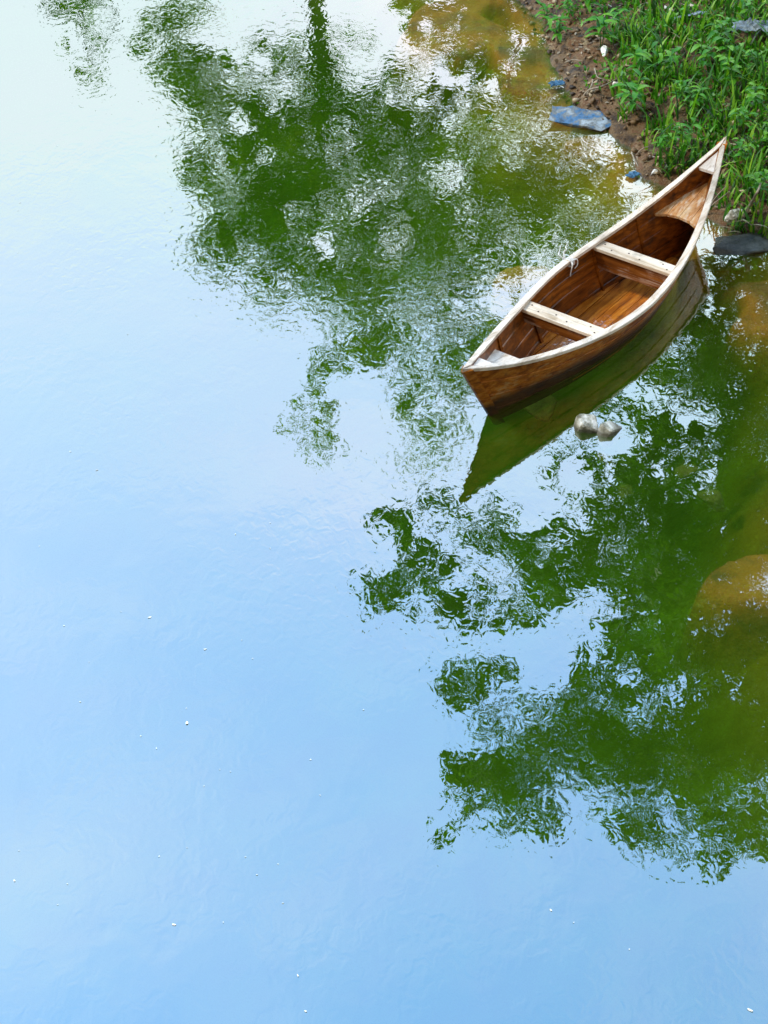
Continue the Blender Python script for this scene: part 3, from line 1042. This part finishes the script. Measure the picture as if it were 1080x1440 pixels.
def sheet_mesh(seed, w, d, h, n=18):
    V = []
    for j in range(n):
        for i in range(n):
            u, v = i / (n - 1) - .5, j / (n - 1) - .5
            e = 1 + .35 * mnoise.noise(Vector((seed + 3 * math.atan2(v, u + 1e-6), 0, seed)))
            p = Vector((u * 5, v * 5, seed))
            z = h * (.5 + 1.1 * abs(mnoise.noise(p)) + .5 * abs(mnoise.noise(p * 2.3))) * (1 - 1.2 * (u * u + v * v))
            V.append((u * w * e, v * d * e, z))
    F = [(j * n + i, j * n + i + 1, (j + 1) * n + i + 1, (j + 1) * n + i) for j in range(n - 1) for i in range(n - 1)]
    return V, F


def scrap(px, py, z, w, d, h, mat, seed, label, rz=0):
    V, F = sheet_mesh(seed, w, d, h)
    o = mesh_np('plastic_scrap', V, F, M[mat], smooth=True)
    sm = o.modifiers.new('thickness', 'SOLIDIFY'); sm.thickness = .003
    o.location = at(px, py, z); o.rotation_euler = (0, 0, rz)
    return tag(o, label, 'litter')


scrap(1058, 44, .40, .30, .16, .08, 'plastic_grey', 3, 'crumpled grey plastic sheet in the grass at the right edge', -.2)
scrap(783, 119, .02, .12, .08, .025, 'plastic_blue', 5, 'small blue plastic scrap at the muddy water edge', .3)
scrap(890, 247, .01, .10, .07, .02, 'plastic_blue', 8, 'dark blue scrap in the shallow water left of the stern', .8)


def twig(pts, r0, r1, label, mat='twig', name='twig', group=None, cat='twig'):
    P = []
    for px, py, dz in pts:
        p = at(px, py, 0.1)
        g = gz(p[0], p[1])
        p = at(px, py, max(g, 0) + dz)
        P.append(p)
    n = 22
    V, F = tube(spline(P, n), list(np.linspace(r0, r1, n)), 6)
    return tag(mesh_np(name, V, F, M[mat], smooth=True), label, cat, group)


twig([(818, 139, .02), (828, 127, .04), (845, 122, .05), (858, 116, .04), (872, 108, .05)], .010, .004, 'longest pale bent twig on the mud above the blue slab')
twig([(826, 133, .02), (832, 120, .06), (834, 112, .05)], .009, .004, 'short dark forked twig on the mud crossing the longest twig')
twig([(795, 88, .02), (806, 84, .03), (820, 86, .03)], .007, .003, 'thin twig on the mud left of the grass')
twig([(998, 290, .03), (1008, 276, .10), (1021, 262, .17)], .007, .003, 'dry straw stalk leaning up beside the stern rail')
twig([(1001, 289, .03), (1012, 280, .08), (1026, 269, .12)], .006, .003, 'yellowish dry straw lying beside the leaning stalk')
twig([(1044, 306, .03), (1054, 290, .06), (1064, 272, .12), (1070, 258, .16)], .016, .006, 'grey driftwood stick standing in the mud near the right edge')
twig([(902, 231, .02), (896, 220, .03), (902, 210, .05), (915, 205, .05)], .007, .003, 'dark curved twig at the water edge left of the stern')
twig([(888, 214, .02), (893, 226, .03), (900, 238, .02)], .007, .003, 'short pale twig at the water edge beside the curved twig')
twig([(836, 96, .04), (840, 108, .04), (850, 112, .04)], .006, .003, 'thin curled root on the mud under the slim white stone')
twig([(1055, 318, .02), (1064, 324, .02), (1071, 332, .02)], .009, .004, 'bent pale twig lying above the flat wet stone')

# ------------------------------------------------------------------ floating specks on the calm water
SPECKS = [(288, 913, 5), (263, 1017, 5), (211, 868, 4), (331, 751, 3), (136, 661, 3), (99, 635, 3), (380, 771, 2), (55, 768, 2), (125, 931, 2), (113, 987, 2), (340, 900, 2),
          (355, 926, 2), (262, 996, 2), (198, 1035, 2), (220, 1052, 2), (309, 1082, 2), (324, 1085, 2), (437, 1068, 2), (450, 1118, 2), (345, 1205, 2), (263, 1192, 2),
          (224, 1204, 2), (244, 1300, 4), (314, 1297, 2), (398, 1270, 2), (391, 1215, 2), (361, 1230, 2), (419, 1372, 3), (27, 1196, 2), (20, 1238, 3), (81, 1272, 2), (95, 1243, 2),
          (287, 1105, 2), (511, 998, 2), (540, 517, 3), (157, 160, 2), (80, 205, 2), (28, 285, 2), (25, 355, 2), (180, 470, 2), (25, 296, 2), (288, 400, 2), (775, 1280, 3), (807, 1297, 2), (1054, 1420, 6),
          (885, 1335, 2), (430, 1422, 3), (380, 735, 2), (170, 860, 2), (90, 880, 2)]
pv = [(math.cos(a) * (1 + .25 * math.cos(a)), .55 * math.sin(a), .12 * math.cos(2 * a)) for a in np.linspace(0, 2 * math.pi, 9)[:-1]]
petal = None
for k, (px, py, s) in enumerate(SPECKS):
    if petal is None:
        V = [(x, y, z + .15) for x, y, z in pv] + [(x, y, z - .05) for x, y, z in pv]
        F = [tuple(range(8)), tuple(range(15, 7, -1))] + [(i, i + 8, (i + 1) % 8 + 8, (i + 1) % 8) for i in range(8)]
        F[2:] = [(i, i + 8, (i + 1) % 8 + 8, (i + 1) % 8) for i in range(8)]
        petal = mesh_np('petal', V, F, M['petal'])
        o = petal
    else:
        o = petal.copy(); col.objects.link(o)
    w, mpp = at(px, py, .002), 1 / 215.0
    o.location = w
    o.scale = (s * .42 * mpp * (.8 + .5 * ((k * 7) % 5) / 4), s * .45 * mpp * (.7 + .6 * ((k * 3) % 4) / 3), s * .5 * mpp)
    o.rotation_euler = (0, 0, k * 1.7)
    tag(o, 'tiny white petal floating on the open water', 'petal', 'white petals floating on the water')


# ------------------------------------------------------------------ trees seen mirrored in the water
def leaves(centres, sizes, seed, droop=0.3, fold=0.15):
    r = np.random.default_rng(seed)
    n = len(centres)
    a = r.normal(size=(n, 3)); a[:, 2] -= droop
    a /= np.linalg.norm(a, axis=1, keepdims=True)
    b = r.normal(size=(n, 3)); b -= (b * a).sum(1, keepdims=True) * a
    b /= np.linalg.norm(b, axis=1, keepdims=True)
    L = sizes[:, None]
    c = centres
    P = np.stack([c - a * L * .5, c + b * L * .22 - a * L * .05, c + a * L * .5, c - b * L * .22 - a * L * .05], 1)
    F = np.arange(n * 4).reshape(n, 4)
    return P.reshape(-1, 3), F


def in_view(P, pad=25):
    x, y, z = project(P)
    return (z > 0) & (x > -pad) & (x < 1080 + pad) & (y > -pad) & (y < 1440 + pad)


def tree(name, lobes, dist, base, leaf, mat, dens, seed, label, trunk_r, bend=(), limbs=6, group=None, depth=1.0, clump=150, spread=.13):
    """lobes: (px, py, rx, ry, weight) of the crown's masses as mirrored in the water"""
    r = np.random.default_rng(seed)
    root = empty(name, base)
    tag(root, label, 'tree', group)
    C, S_, cen = [], [], []
    for px, py, rx, ry, w in lobes:
        d = dist + r.uniform(-1, 1) * depth
        c, mpp = mirrored(px, py, d)
        ex, ez = rx * mpp, ry * mpp
        ey = (ex + ez) / 2
        cen.append((c, max(ex, ez) * w))
        n = int(dens * w * rx * ry * math.pi / 100)
        k = max(5, int(rx * ry / clump))
        sub = r.normal(size=(k, 3)); sub /= np.linalg.norm(sub, axis=1, keepdims=True)
        sub *= r.uniform(.15, 1.0, size=(k, 1)) ** .5
        sub *= np.array([ex, ey, ez])
        pick = r.integers(0, k, n)
        p = c + sub[pick] + r.normal(size=(n, 3)) * np.array([ex, ey, ez * .8]) * spread
        C.append(p); S_.append(r.uniform(.7, 1.3, n) * leaf)
    C = np.concatenate(C); S_ = np.concatenate(S_)
    ok = ~in_view(C) & (C[:, 2] > 0.5)
    C, S_ = C[ok], S_[ok]
    V, F = leaves(C - np.array(base), S_, seed)
    mesh_np('crown', V, F, mat, root)
    # trunk and limbs towards the masses
    parts = []
    b = np.array(base, float)
    tp = [b - [0, 0, .3]] + [np.array(q, float) for q in bend]
    top = np.mean([c for c, _ in cen], axis=0) if not bend else tp[-1]
    pts = spline(tp, 18)
    parts.append(tube([p - b for p in pts], list(np.linspace(trunk_r, trunk_r * .35, 18)), 9))
    order = sorted(range(len(cen)), key=lambda i: -cen[i][1])
    for i in order[:limbs]:
        c = cen[i][0]
        k = r.integers(6, 15)
        a = np.array(pts[k])
        if np.linalg.norm(c - a) < .3: continue
        m = (a + c) / 2 + r.normal(size=3) * .25 + [0, 0, .2]
        rr = trunk_r * (1 - k / 18) * .55 + .015
        lp = [p - b for p in spline([a, m, c], 10)]
        lp = [p for p in lp]
        if in_view(np.array(lp) + b).any(): continue
        parts.append(tube(lp, list(np.linspace(rr, .012, 10)), 6))
    V, F = join(parts)
    mesh_np('trunk', V, F, M['bark'], root, smooth=True)
    return root


A_LOBES = [(230, 60, 40, 50, .8), (285, 110, 55, 55, 1), (350, 170, 65, 60, 1), (300, 235, 45, 50, .8), (330, 310, 65, 60, .9), (300, 365, 45, 30, .6), (420, 290, 85, 85, 1.1), (400, 390, 65, 50, .8),
           (470, 180, 75, 80, .9), (480, 400, 60, 60, .9), (560, 330, 80, 70, 1.1), (560, 220, 65, 70, .9), (640, 300, 75, 70, 1), (640, 180, 60, 55, .8), (700, 130, 50, 45, .6),
           (730, 290, 60, 60, .9), (560, 120, 50, 40, .6), (810, 270, 50, 60, .7), (390, 90, 55, 35, .45), (620, 420, 60, 45, .8), (560, 500, 60, 40, .7), (440, 590, 38, 65, .35),
           (600, 570, 55, 50, .6), (470, 510, 50, 40, .45), (650, 500, 60, 50, .8), (520, 470, 50, 40, .6), (260, 15, 50, 30, .45), (480, 60, 40, 40, .3),
           (640, 60, 50, 40, .7), (700, 40, 50, 50, .8), (760, 120, 50, 60, .8), (800, 190, 40, 40, .8), (870, 260, 50, 50, .7), (780, 340, 60, 50, .7), (690, 380, 60, 50, .8), (700, 220, 60, 70, .9), (760, 270, 60, 60, .9), (690, 460, 50, 40, .6), (540, 420, 60, 50, .8), (370, 240, 60, 60, .9), (590, 640, 40, 30, .3), (860, 330, 40, 40, .6)]
bA = (mirrored(445, 40, 21.5)[0][0], 21.5, gz(mirrored(445, 40, 21.5)[0][0], 21.5))
tree('leafy_tree', A_LOBES, 21.5, bA, .10, M['leaf_far'], 15, 1, 'broad leafy tree on the far bank, straight trunk mirrored at the top edge', .13,
     bend=[mirrored(445, 0, 21.5)[0], mirrored(448, 120, 21.5)[0], mirrored(440, 330, 21.5)[0]], limbs=9, clump=90, spread=.12)
T_LOBES = [(110, 20, 35, 40, .35), (120, 75, 28, 40, .3), (130, 105, 15, 20, .3), (90, -30, 40, 40, .4)]
bT = (mirrored(105, 0, 27)[0][0], 27.0, gz(mirrored(105, 0, 27)[0][0], 27.0))
tree('slender_tree', T_LOBES, 27, bT, .15, M['leaf_far'], 6.0, 2, 'thin sparse tree on the far bank, mirrored as a wisp at the top left', .06,
     bend=[mirrored(108, -60, 27)[0], mirrored(112, 0, 27)[0], mirrored(125, 90, 27)[0]], limbs=3)
D_LOBES = [(620, -20, 60, 50, 1), (700, 10, 70, 60, 1.1), (780, 40, 60, 70, 1.1), (680, 85, 45, 30, .8), (600, 40, 40, 40, .8), (830, 130, 50, 60, 1), (860, 40, 70, 90, 1), (740, 110, 40, 30, .7)]
bD = (1.9, 18.0, gz(1.9, 18.0))
tree('leafy_bush', D_LOBES, 17.6, bD, .12, M['leaf_far'], 12.0, 6, 'low leafy bush on the far bank, mirrored over the brown shoal at the top', .05,
     bend=[(1.85, 17.95, .8), mirrored(740, 20, 17.6)[0]], limbs=5, depth=.4)
C_LOBES = [(950, 470, 70, 60, .5), (1040, 450, 70, 70, .6), (1020, 560, 80, 55, .6), (920, 620, 50, 35, .5), (1000, 650, 90, 45, .8), (1080, 620, 60, 60, .8), (1130, 500, 90, 90, 1), (880, 660, 40, 30, .4), (870, 480, 40, 40, .3), (1060, 380, 60, 50, .9), (990, 400, 50, 40, .7), (930, 540, 50, 50, .5), (980, 500, 70, 60, .6), (1050, 540, 70, 80, .8), (900, 690, 55, 28, .8), (960, 700, 80, 40, .9), (1060, 690, 80, 50, 1), (830, 640, 30, 20, .3), (800, 625, 50, 25, .3), (875, 560, 40, 50, .3), (800, 705, 40, 25, .2), (855, 670, 45, 30, .35), (770, 660, 30, 20, .2), (940, 590, 50, 40, .5)]
bC = (4.3, 14.6, gz(4.3, 14.6))
tree('young_tree', C_LOBES, 14.0, bC, .10, M['leaf_near'], 9.5, 3, 'young leafy tree on the bank behind the boat, mirrored right of the hull', .06,
     bend=[(4.2, 14.5, 1.6), (3.6, 14.2, 3.0), mirrored(1030, 600, 14.0)[0]], limbs=6, depth=.6)
B_LOBES = [(560, 735, 32, 38, 1), (540, 830, 35, 42, 1), (600, 790, 38, 38, .7), (690, 745, 55, 25, .8), (780, 765, 55, 28, .9), (860, 720, 40, 35, .8), (930, 740, 75, 55, 1), (1030, 740, 80, 80, 1.1),
           (650, 860, 35, 30, 1), (655, 960, 40, 32, .9), (720, 880, 40, 22, .6), (800, 810, 60, 28, .9), (900, 830, 45, 40, .9), (930, 930, 50, 50, 1), (1000, 880, 85, 85, 1.1), (850, 965, 50, 30, 1),
           (760, 985, 40, 20, .4), (655, 1105, 42, 55, 1), (720, 1080, 60, 55, 1), (735, 1150, 55, 32, .9), (800, 1030, 65, 50, 1), (880, 1060, 80, 65, 1.1), (980, 1050, 85, 85, 1.1), (1060, 1000, 85, 115, 1.1),
           (890, 1150, 45, 35, .8), (1000, 1130, 60, 45, .9), (1060, 1170, 45, 55, 1), (1140, 900, 90, 120, 1.1), (1150, 1080, 80, 120, 1.1), (1150, 740, 90, 90, 1.1), (820, 930, 12, 30, .9), (730, 805, 60, 28, .8), (840, 785, 60, 35, .9), (750, 850, 45, 22, .6), (690, 930, 40, 25, .5), (960, 810, 60, 60, 1), (890, 890, 50, 35, .8), (620, 720, 40, 25, .5), (600, 850, 30, 20, .4), (700, 1010, 40, 25, .4), (620, 1170, 25, 18, .6), (930, 1190, 40, 25, .6), (1010, 1200, 40, 30, .6)]
bB = (5.4, 12.8, gz(5.4, 12.8))
tree('overhanging_tree', B_LOBES, 12.0, bB, .085, M['leaf_near'], 13.0, 4, 'big leafy tree leaning over the boat from the bank, mirrored at the lower right', .17,
     bend=[(5.2, 12.7, 1.8), (4.6, 12.4, 3.6), mirrored(1050, 900, 12.0)[0]], limbs=12, depth=.8, clump=100, spread=.17)


# ------------------------------------------------------------------ grass and weeds on the bank
def inside_boat(x, y, pad=.03):
    u = (x - BOAT_C[0]) * BAX[0] + (y - BOAT_C[1]) * BAX[1]; v = (x - BOAT_C[0]) * BN[0] + (y - BOAT_C[1]) * BN[1]
    hb = BB / 2 * np.clip(1 - np.abs(u / (BL / 2 + pad)) ** BQ, 0, 1) + pad
    return (np.abs(u) < BL / 2 + pad) & (np.abs(v) < hb)


def grass_mesh(n, seed):
    r = np.random.default_rng(seed)
    x = r.uniform(1.2, 5.2, n); y = r.uniform(9.0, 17.5, n)
    # blades come in tussocks
    k = n // 14
    tx, ty = r.uniform(1.2, 5.2, k), r.uniform(9.0, 17.5, k)
    pick = r.integers(0, k, n)
    m = r.random(n) < .7
    x = np.where(m, tx[pick] + r.normal(size=n) * .045, x); y = np.where(m, ty[pick] + r.normal(size=n) * .045, y)
    d = shore_dist(x, y)
    cov = sstep(0.05, 0.42, d + .25 * sstep(13.2, 12.4, y) + .7 * vnoise(x, y, 1.3, 21) + .35 * vnoise(x, y, 4, 22) - .75 * sstep(12.6, 13.4, y) * sstep(1.95, 1.65, x))
    # bare soil beyond the tall grass
    bare = sstep(14.3, 15.2, y + .6 * vnoise(x, y, 1.7, 23) - .55 * (x - 2.6))
    keep = (r.random(n) < cov * (1 - .8 * bare)) & (d > .03) & ~inside_boat(x, y, .035)
    x, y, bare = x[keep], y[keep], bare[keep]
    n = len(x)
    z = ground_z(x[None], y[None])[0] - .01
    h = r.uniform(.07, .21, n) * (1 - .5 * bare) * (1 + .8 * (r.random(n) < .12))
    w = r.uniform(.006, .015, n)
    az = r.uniform(0, 2 * math.pi, n)
    lean = r.uniform(.15, .95, n)
    dirx, diry = np.cos(az), np.sin(az)
    px_, py_ = -diry, dirx
    V = np.zeros((n, 5, 2, 3))
    for j in range(5):
        s = j / 4
        out = lean * h * s ** 1.7 * .9
        up = h * (s - .38 * lean * s ** 2.4)
        ww = w * (1 - s ** 2.2 * .95) * (.7 + .6 * s * (1 - s) * 2)
        cx, cy_, cz = x + dirx * out, y + diry * out, z + up
        for e, sg in enumerate((1, -1)):
            V[:, j, e, 0] = cx + px_ * ww * sg; V[:, j, e, 1] = cy_ + py_ * ww * sg; V[:, j, e, 2] = cz
    base = (np.arange(n) * 10)[:, None]
    F = np.concatenate([base + np.array([[2 * j, 2 * j + 1, 2 * j + 3, 2 * j + 2]]) for j in range(4)], 0)
    return V.reshape(-1, 3), F


V, F = grass_mesh(26000, 5)
gr = mesh_np('grass', V, F, M['grass'], smooth=True)
tag(gr, 'tangled green grass covering the muddy bank', 'grass', kind='stuff')


def dry_grass(n, seed):
    V, F = grass_mesh(n * 8, seed)
    V = V.reshape(-1, 10, 3)
    r = np.random.default_rng(seed + 1)
    d = shore_dist(V[:, 0, 0], V[:, 0, 1])
    V = V[r.random(len(V)) < .06 + .5 * sstep(.45, .1, d)]
    V[:, :, 2] = V[:, :1, 2] + (V[:, :, 2] - V[:, :1, 2]) * r.uniform(.2, .8, len(V))[:, None]
    base = (np.arange(len(V)) * 10)[:, None]
    F = np.concatenate([base + np.array([[2 * j, 2 * j + 1, 2 * j + 3, 2 * j + 2]]) for j in range(4)], 0)
    return V.reshape(-1, 3), F


V, F = dry_grass(1100, 15)
tag(mesh_np('dry_grass', V, F, leaf_mat('dry_straw', (.12, .08, .03), (.34, .26, .11), (.6, .52, .34), 0.2, 0.7), smooth=True), 'bent dry straw among the green grass and along the water edge', 'straw', kind='stuff')


def ground_cover(n, seed):
    """small round leaves close to the soil"""
    r = np.random.default_rng(seed)
    x = r.uniform(1.3, 5.0, n); y = r.uniform(10.0, 16.5, n)
    d = shore_dist(x, y)
    cov = sstep(0.15, 0.6, d + .9 * vnoise(x, y, 1.5, 31))
    keep = (r.random(n) < cov) & ~inside_boat(x, y, .03)
    x, y = x[keep], y[keep]
    z = ground_z(x[None], y[None])[0] + r.uniform(.01, .12, len(x))
    C = np.stack([x, y, z], 1)
    P, F = leaves(C, r.uniform(.02, .06, len(x)), seed, droop=0.0)
    return P, F


V, F = ground_cover(16000, 8)
tag(mesh_np('ground_cover', V, F, M['weed']), 'small green leaves growing low between the grass blades', 'ground cover', kind='stuff')


def leaf_litter(n, seed):
    r = np.random.default_rng(seed)
    x = r.uniform(1.1, 3.4, n); y = r.uniform(10.8, 15.6, n)
    d = shore_dist(x, y)
    keep = (d > .02) & (d < 1.2) & (vnoise(x, y, 2.2, 41) + r.normal(size=n) * .12 > -.02) & ~inside_boat(x, y, .03)
    x, y = x[keep], y[keep]
    z = ground_z(x[None], y[None])[0] + .008
    P, F = leaves(np.stack([x, y, z], 1), r.uniform(.03, .10, len(x)), seed, droop=0.0)
    P = P.reshape(-1, 4, 3); P[:, :, 2] = z[:, None] + (P[:, :, 2] - z[:, None]) * .35
    return P.reshape(-1, 3), F


def clods(n, seed):
    """small lumps of mud and grit"""
    r = np.random.default_rng(seed)
    x = r.uniform(1.0, 3.4, n); y = r.uniform(10.6, 15.8, n)
    d = shore_dist(x, y)
    keep = (d > -.04) & (d < .9) & ~inside_boat(x, y, .05)
    x, y = x[keep], y[keep]
    z = ground_z(x[None], y[None])[0]
    n = len(x)
    sz = .008 + .03 * r.random(n) ** 3
    base = np.array([(1, 0, 0), (-1, 0, 0), (0, 1, 0), (0, -1, 0), (0, 0, 1), (0, 0, -1)], float)
    tri = np.array([(0, 2, 4), (2, 1, 4), (1, 3, 4), (3, 0, 4), (2, 0, 5), (1, 2, 5), (3, 1, 5), (0, 3, 5)])
    P = base[None] * r.uniform(.5, 1.3, (n, 6, 3)) * sz[:, None, None] + r.normal(size=(n, 6, 3)) * sz[:, None, None] * .25
    a = r.uniform(0, 6.28, n); c, s_ = np.cos(a)[:, None], np.sin(a)[:, None]
    X = P[:, :, 0] * c - P[:, :, 1] * s_ + x[:, None]; Y = P[:, :, 0] * s_ + P[:, :, 1] * c + y[:, None]
    Z = P[:, :, 2] * .7 + z[:, None] + sz[:, None] * .3
    F = (tri[None] + (np.arange(n) * 6)[:, None, None]).reshape(-1, 3)
    return np.stack([X, Y, Z], -1).reshape(-1, 3), F


V, F = clods(4200, 19)
tag(mesh_np('grit', V, F, leaf_mat('mud_clod', (.025, .014, .006), (.16, .09, .032), (.46, .36, .22), 0.0, 0.7), smooth=True), 'small clods and grit strewn over the muddy bank', 'grit', kind='stuff')

V, F = leaf_litter(2600, 12)
tag(mesh_np('leaf_litter', V, F, leaf_mat('dead_leaf', (.03, .02, .012), (.16, .10, .05), (.50, .42, .30), 0.1, 0.7)), 'dead brown leaves and scraps scattered over the mud', 'leaf litter', kind='stuff')


def broad_leaf(origin, d, length, width, up, curl):
    """a pointed leaf blade with a keel, as verts and quads"""
    d = Vector(d).normalized()
    side = d.cross(Vector((0, 0, 1))).normalized()
    V, F = [], []
    n = 6
    for j in range(n + 1):
        s = j / n
        w = width * (math.sin(math.pi * min(s * .94 + .06, 1)) ** .8) * .5 if j < n else .0005
        c = Vector(origin) + d * length * s + Vector((0, 0, up * s - curl * s * s))
        V += [c + side * w + Vector((0, 0, w * .35)), c, c - side * w + Vector((0, 0, w * .35))]
    for j in range(n):
        for k in (0, 1):
            F.append((3 * j + k, 3 * j + k + 1, 3 * j + k + 4, 3 * j + k + 3))
    return V, F


def weed(kind, seed):
    r = random.Random(seed)
    root = empty('leafy_weed')
    h = r.uniform(.22, .32)
    st, lf = [], []
    for s in range(3 if kind == 0 else 2):
        a = r.uniform(0, 6.28)
        tilt = r.uniform(.15, .5)
        tip = Vector((math.cos(a) * h * tilt, math.sin(a) * h * tilt, h * r.uniform(.8, 1.05)))
        mid = tip * .5 + Vector((-tip.x * .2, -tip.y * .2, h * .05))
        pts = spline([(0, 0, -.02), mid, tip], 10)
        st.append(tube(pts, list(np.linspace(.004, .002, 10)), 5))
        nl = 7 if kind == 0 else 9
        for i in range(nl):
            q = pts[min(9, 3 + int(i * 6.2 / nl))]
            b = a + i * 2.4 + r.uniform(-.4, .4)
            L = r.uniform(.08, .15) if kind == 0 else r.uniform(.05, .085)
            W = L * (r.uniform(.26, .36) if kind == 0 else r.uniform(.5, .7))
            lf.append(broad_leaf(q, (math.cos(b), math.sin(b), 0), L, W, L * r.uniform(.2, .7), L * r.uniform(.3, .8)))
    V, F = join(st); mesh_np('stem', V, F, M['stem'], root, smooth=True)
    V, F = join(lf); mesh_np('foliage', V, F, M['weed'], root, smooth=True)
    return root


def copy_tree(o):
    c = o.copy(); col.objects.link(c)
    for ch in list(o.children):
        k = ch.copy(); col.objects.link(k); k.parent = c
    return c


WEEDS = [(956, 136, 0, 'long leafed weed with a yellowish tip in the middle of the grass'), (972, 148, 0, 'long leafed weed just right of the yellow tipped one'),
         (1045, 225, 1, 'round leafed weed right of the boat stern tip'), (1062, 150, 1, 'round leafed weed high at the right edge of the grass'),
         (1030, 120, 1, 'round leafed weed with a small yellow flower patch beside it'), (930, 205, 0, 'long leafed weed hanging over the water left of the stern'),
         (960, 200, 0, 'long leafed weed close left of the stern tip'), (1070, 270, 1, 'round leafed weed above the driftwood stick'),
         (1010, 60, 0, 'long leafed weed below the slate chip'), (890, 150, 0, 'long leafed weed above the end of the blue slab'),
         (1050, 20, 0, 'long leafed weed at the top right beyond the plastic sheet'), (940, 95, 0, 'long leafed weed among tall blades below the bare soil'),
         (1075, 205, 1, 'round leafed weed at the right edge level with the stern tip'), (905, 100, 0, 'long leafed weed right of the slim white stone'),
         (985, 100, 1, 'round leafed weed between the slate chip and the boat'), (870, 30, 0, 'long leafed weed at the top of the mud'),
         (768, 28, 0, 'long leafed weed on the mud nearest the shallows at the top'), (785, 52, 0, 'small long leafed weed low on the mud at the top'), (825, 12, 0, 'long leafed weed at the top edge between mud and grass'), (845, 60, 0, 'long leafed weed left of the slim white stone'), (800, 20, 0, 'long leafed weed alone on the mud at the top left of the bank'), (1040, 180, 0, 'long leafed weed behind the round leafed weed at the stern'),
         (1060, 95, 1, 'round leafed weed below the grey plastic sheet'), (1020, 90, 0, 'long leafed weed between slate chip and plastic sheet')]
protos = {}
for k, (px, py, kind, lb) in enumerate(WEEDS):
    key = (kind, k % 4)
    if key not in protos: protos[key] = o = weed(kind, 40 + k)
    else: o = copy_tree(protos[key])
    p = at(px, py, .15)
    for _ in range(3): p = at(px, py + 8, gz(p[0], p[1]))
    o.location = p
    o.rotation_euler = (0, 0, k * 1.3)
    o.scale = (.65 + .13 * (k % 5),) * 3
    tag(o, lb, 'weed', 'leafy weeds in the bank grass')
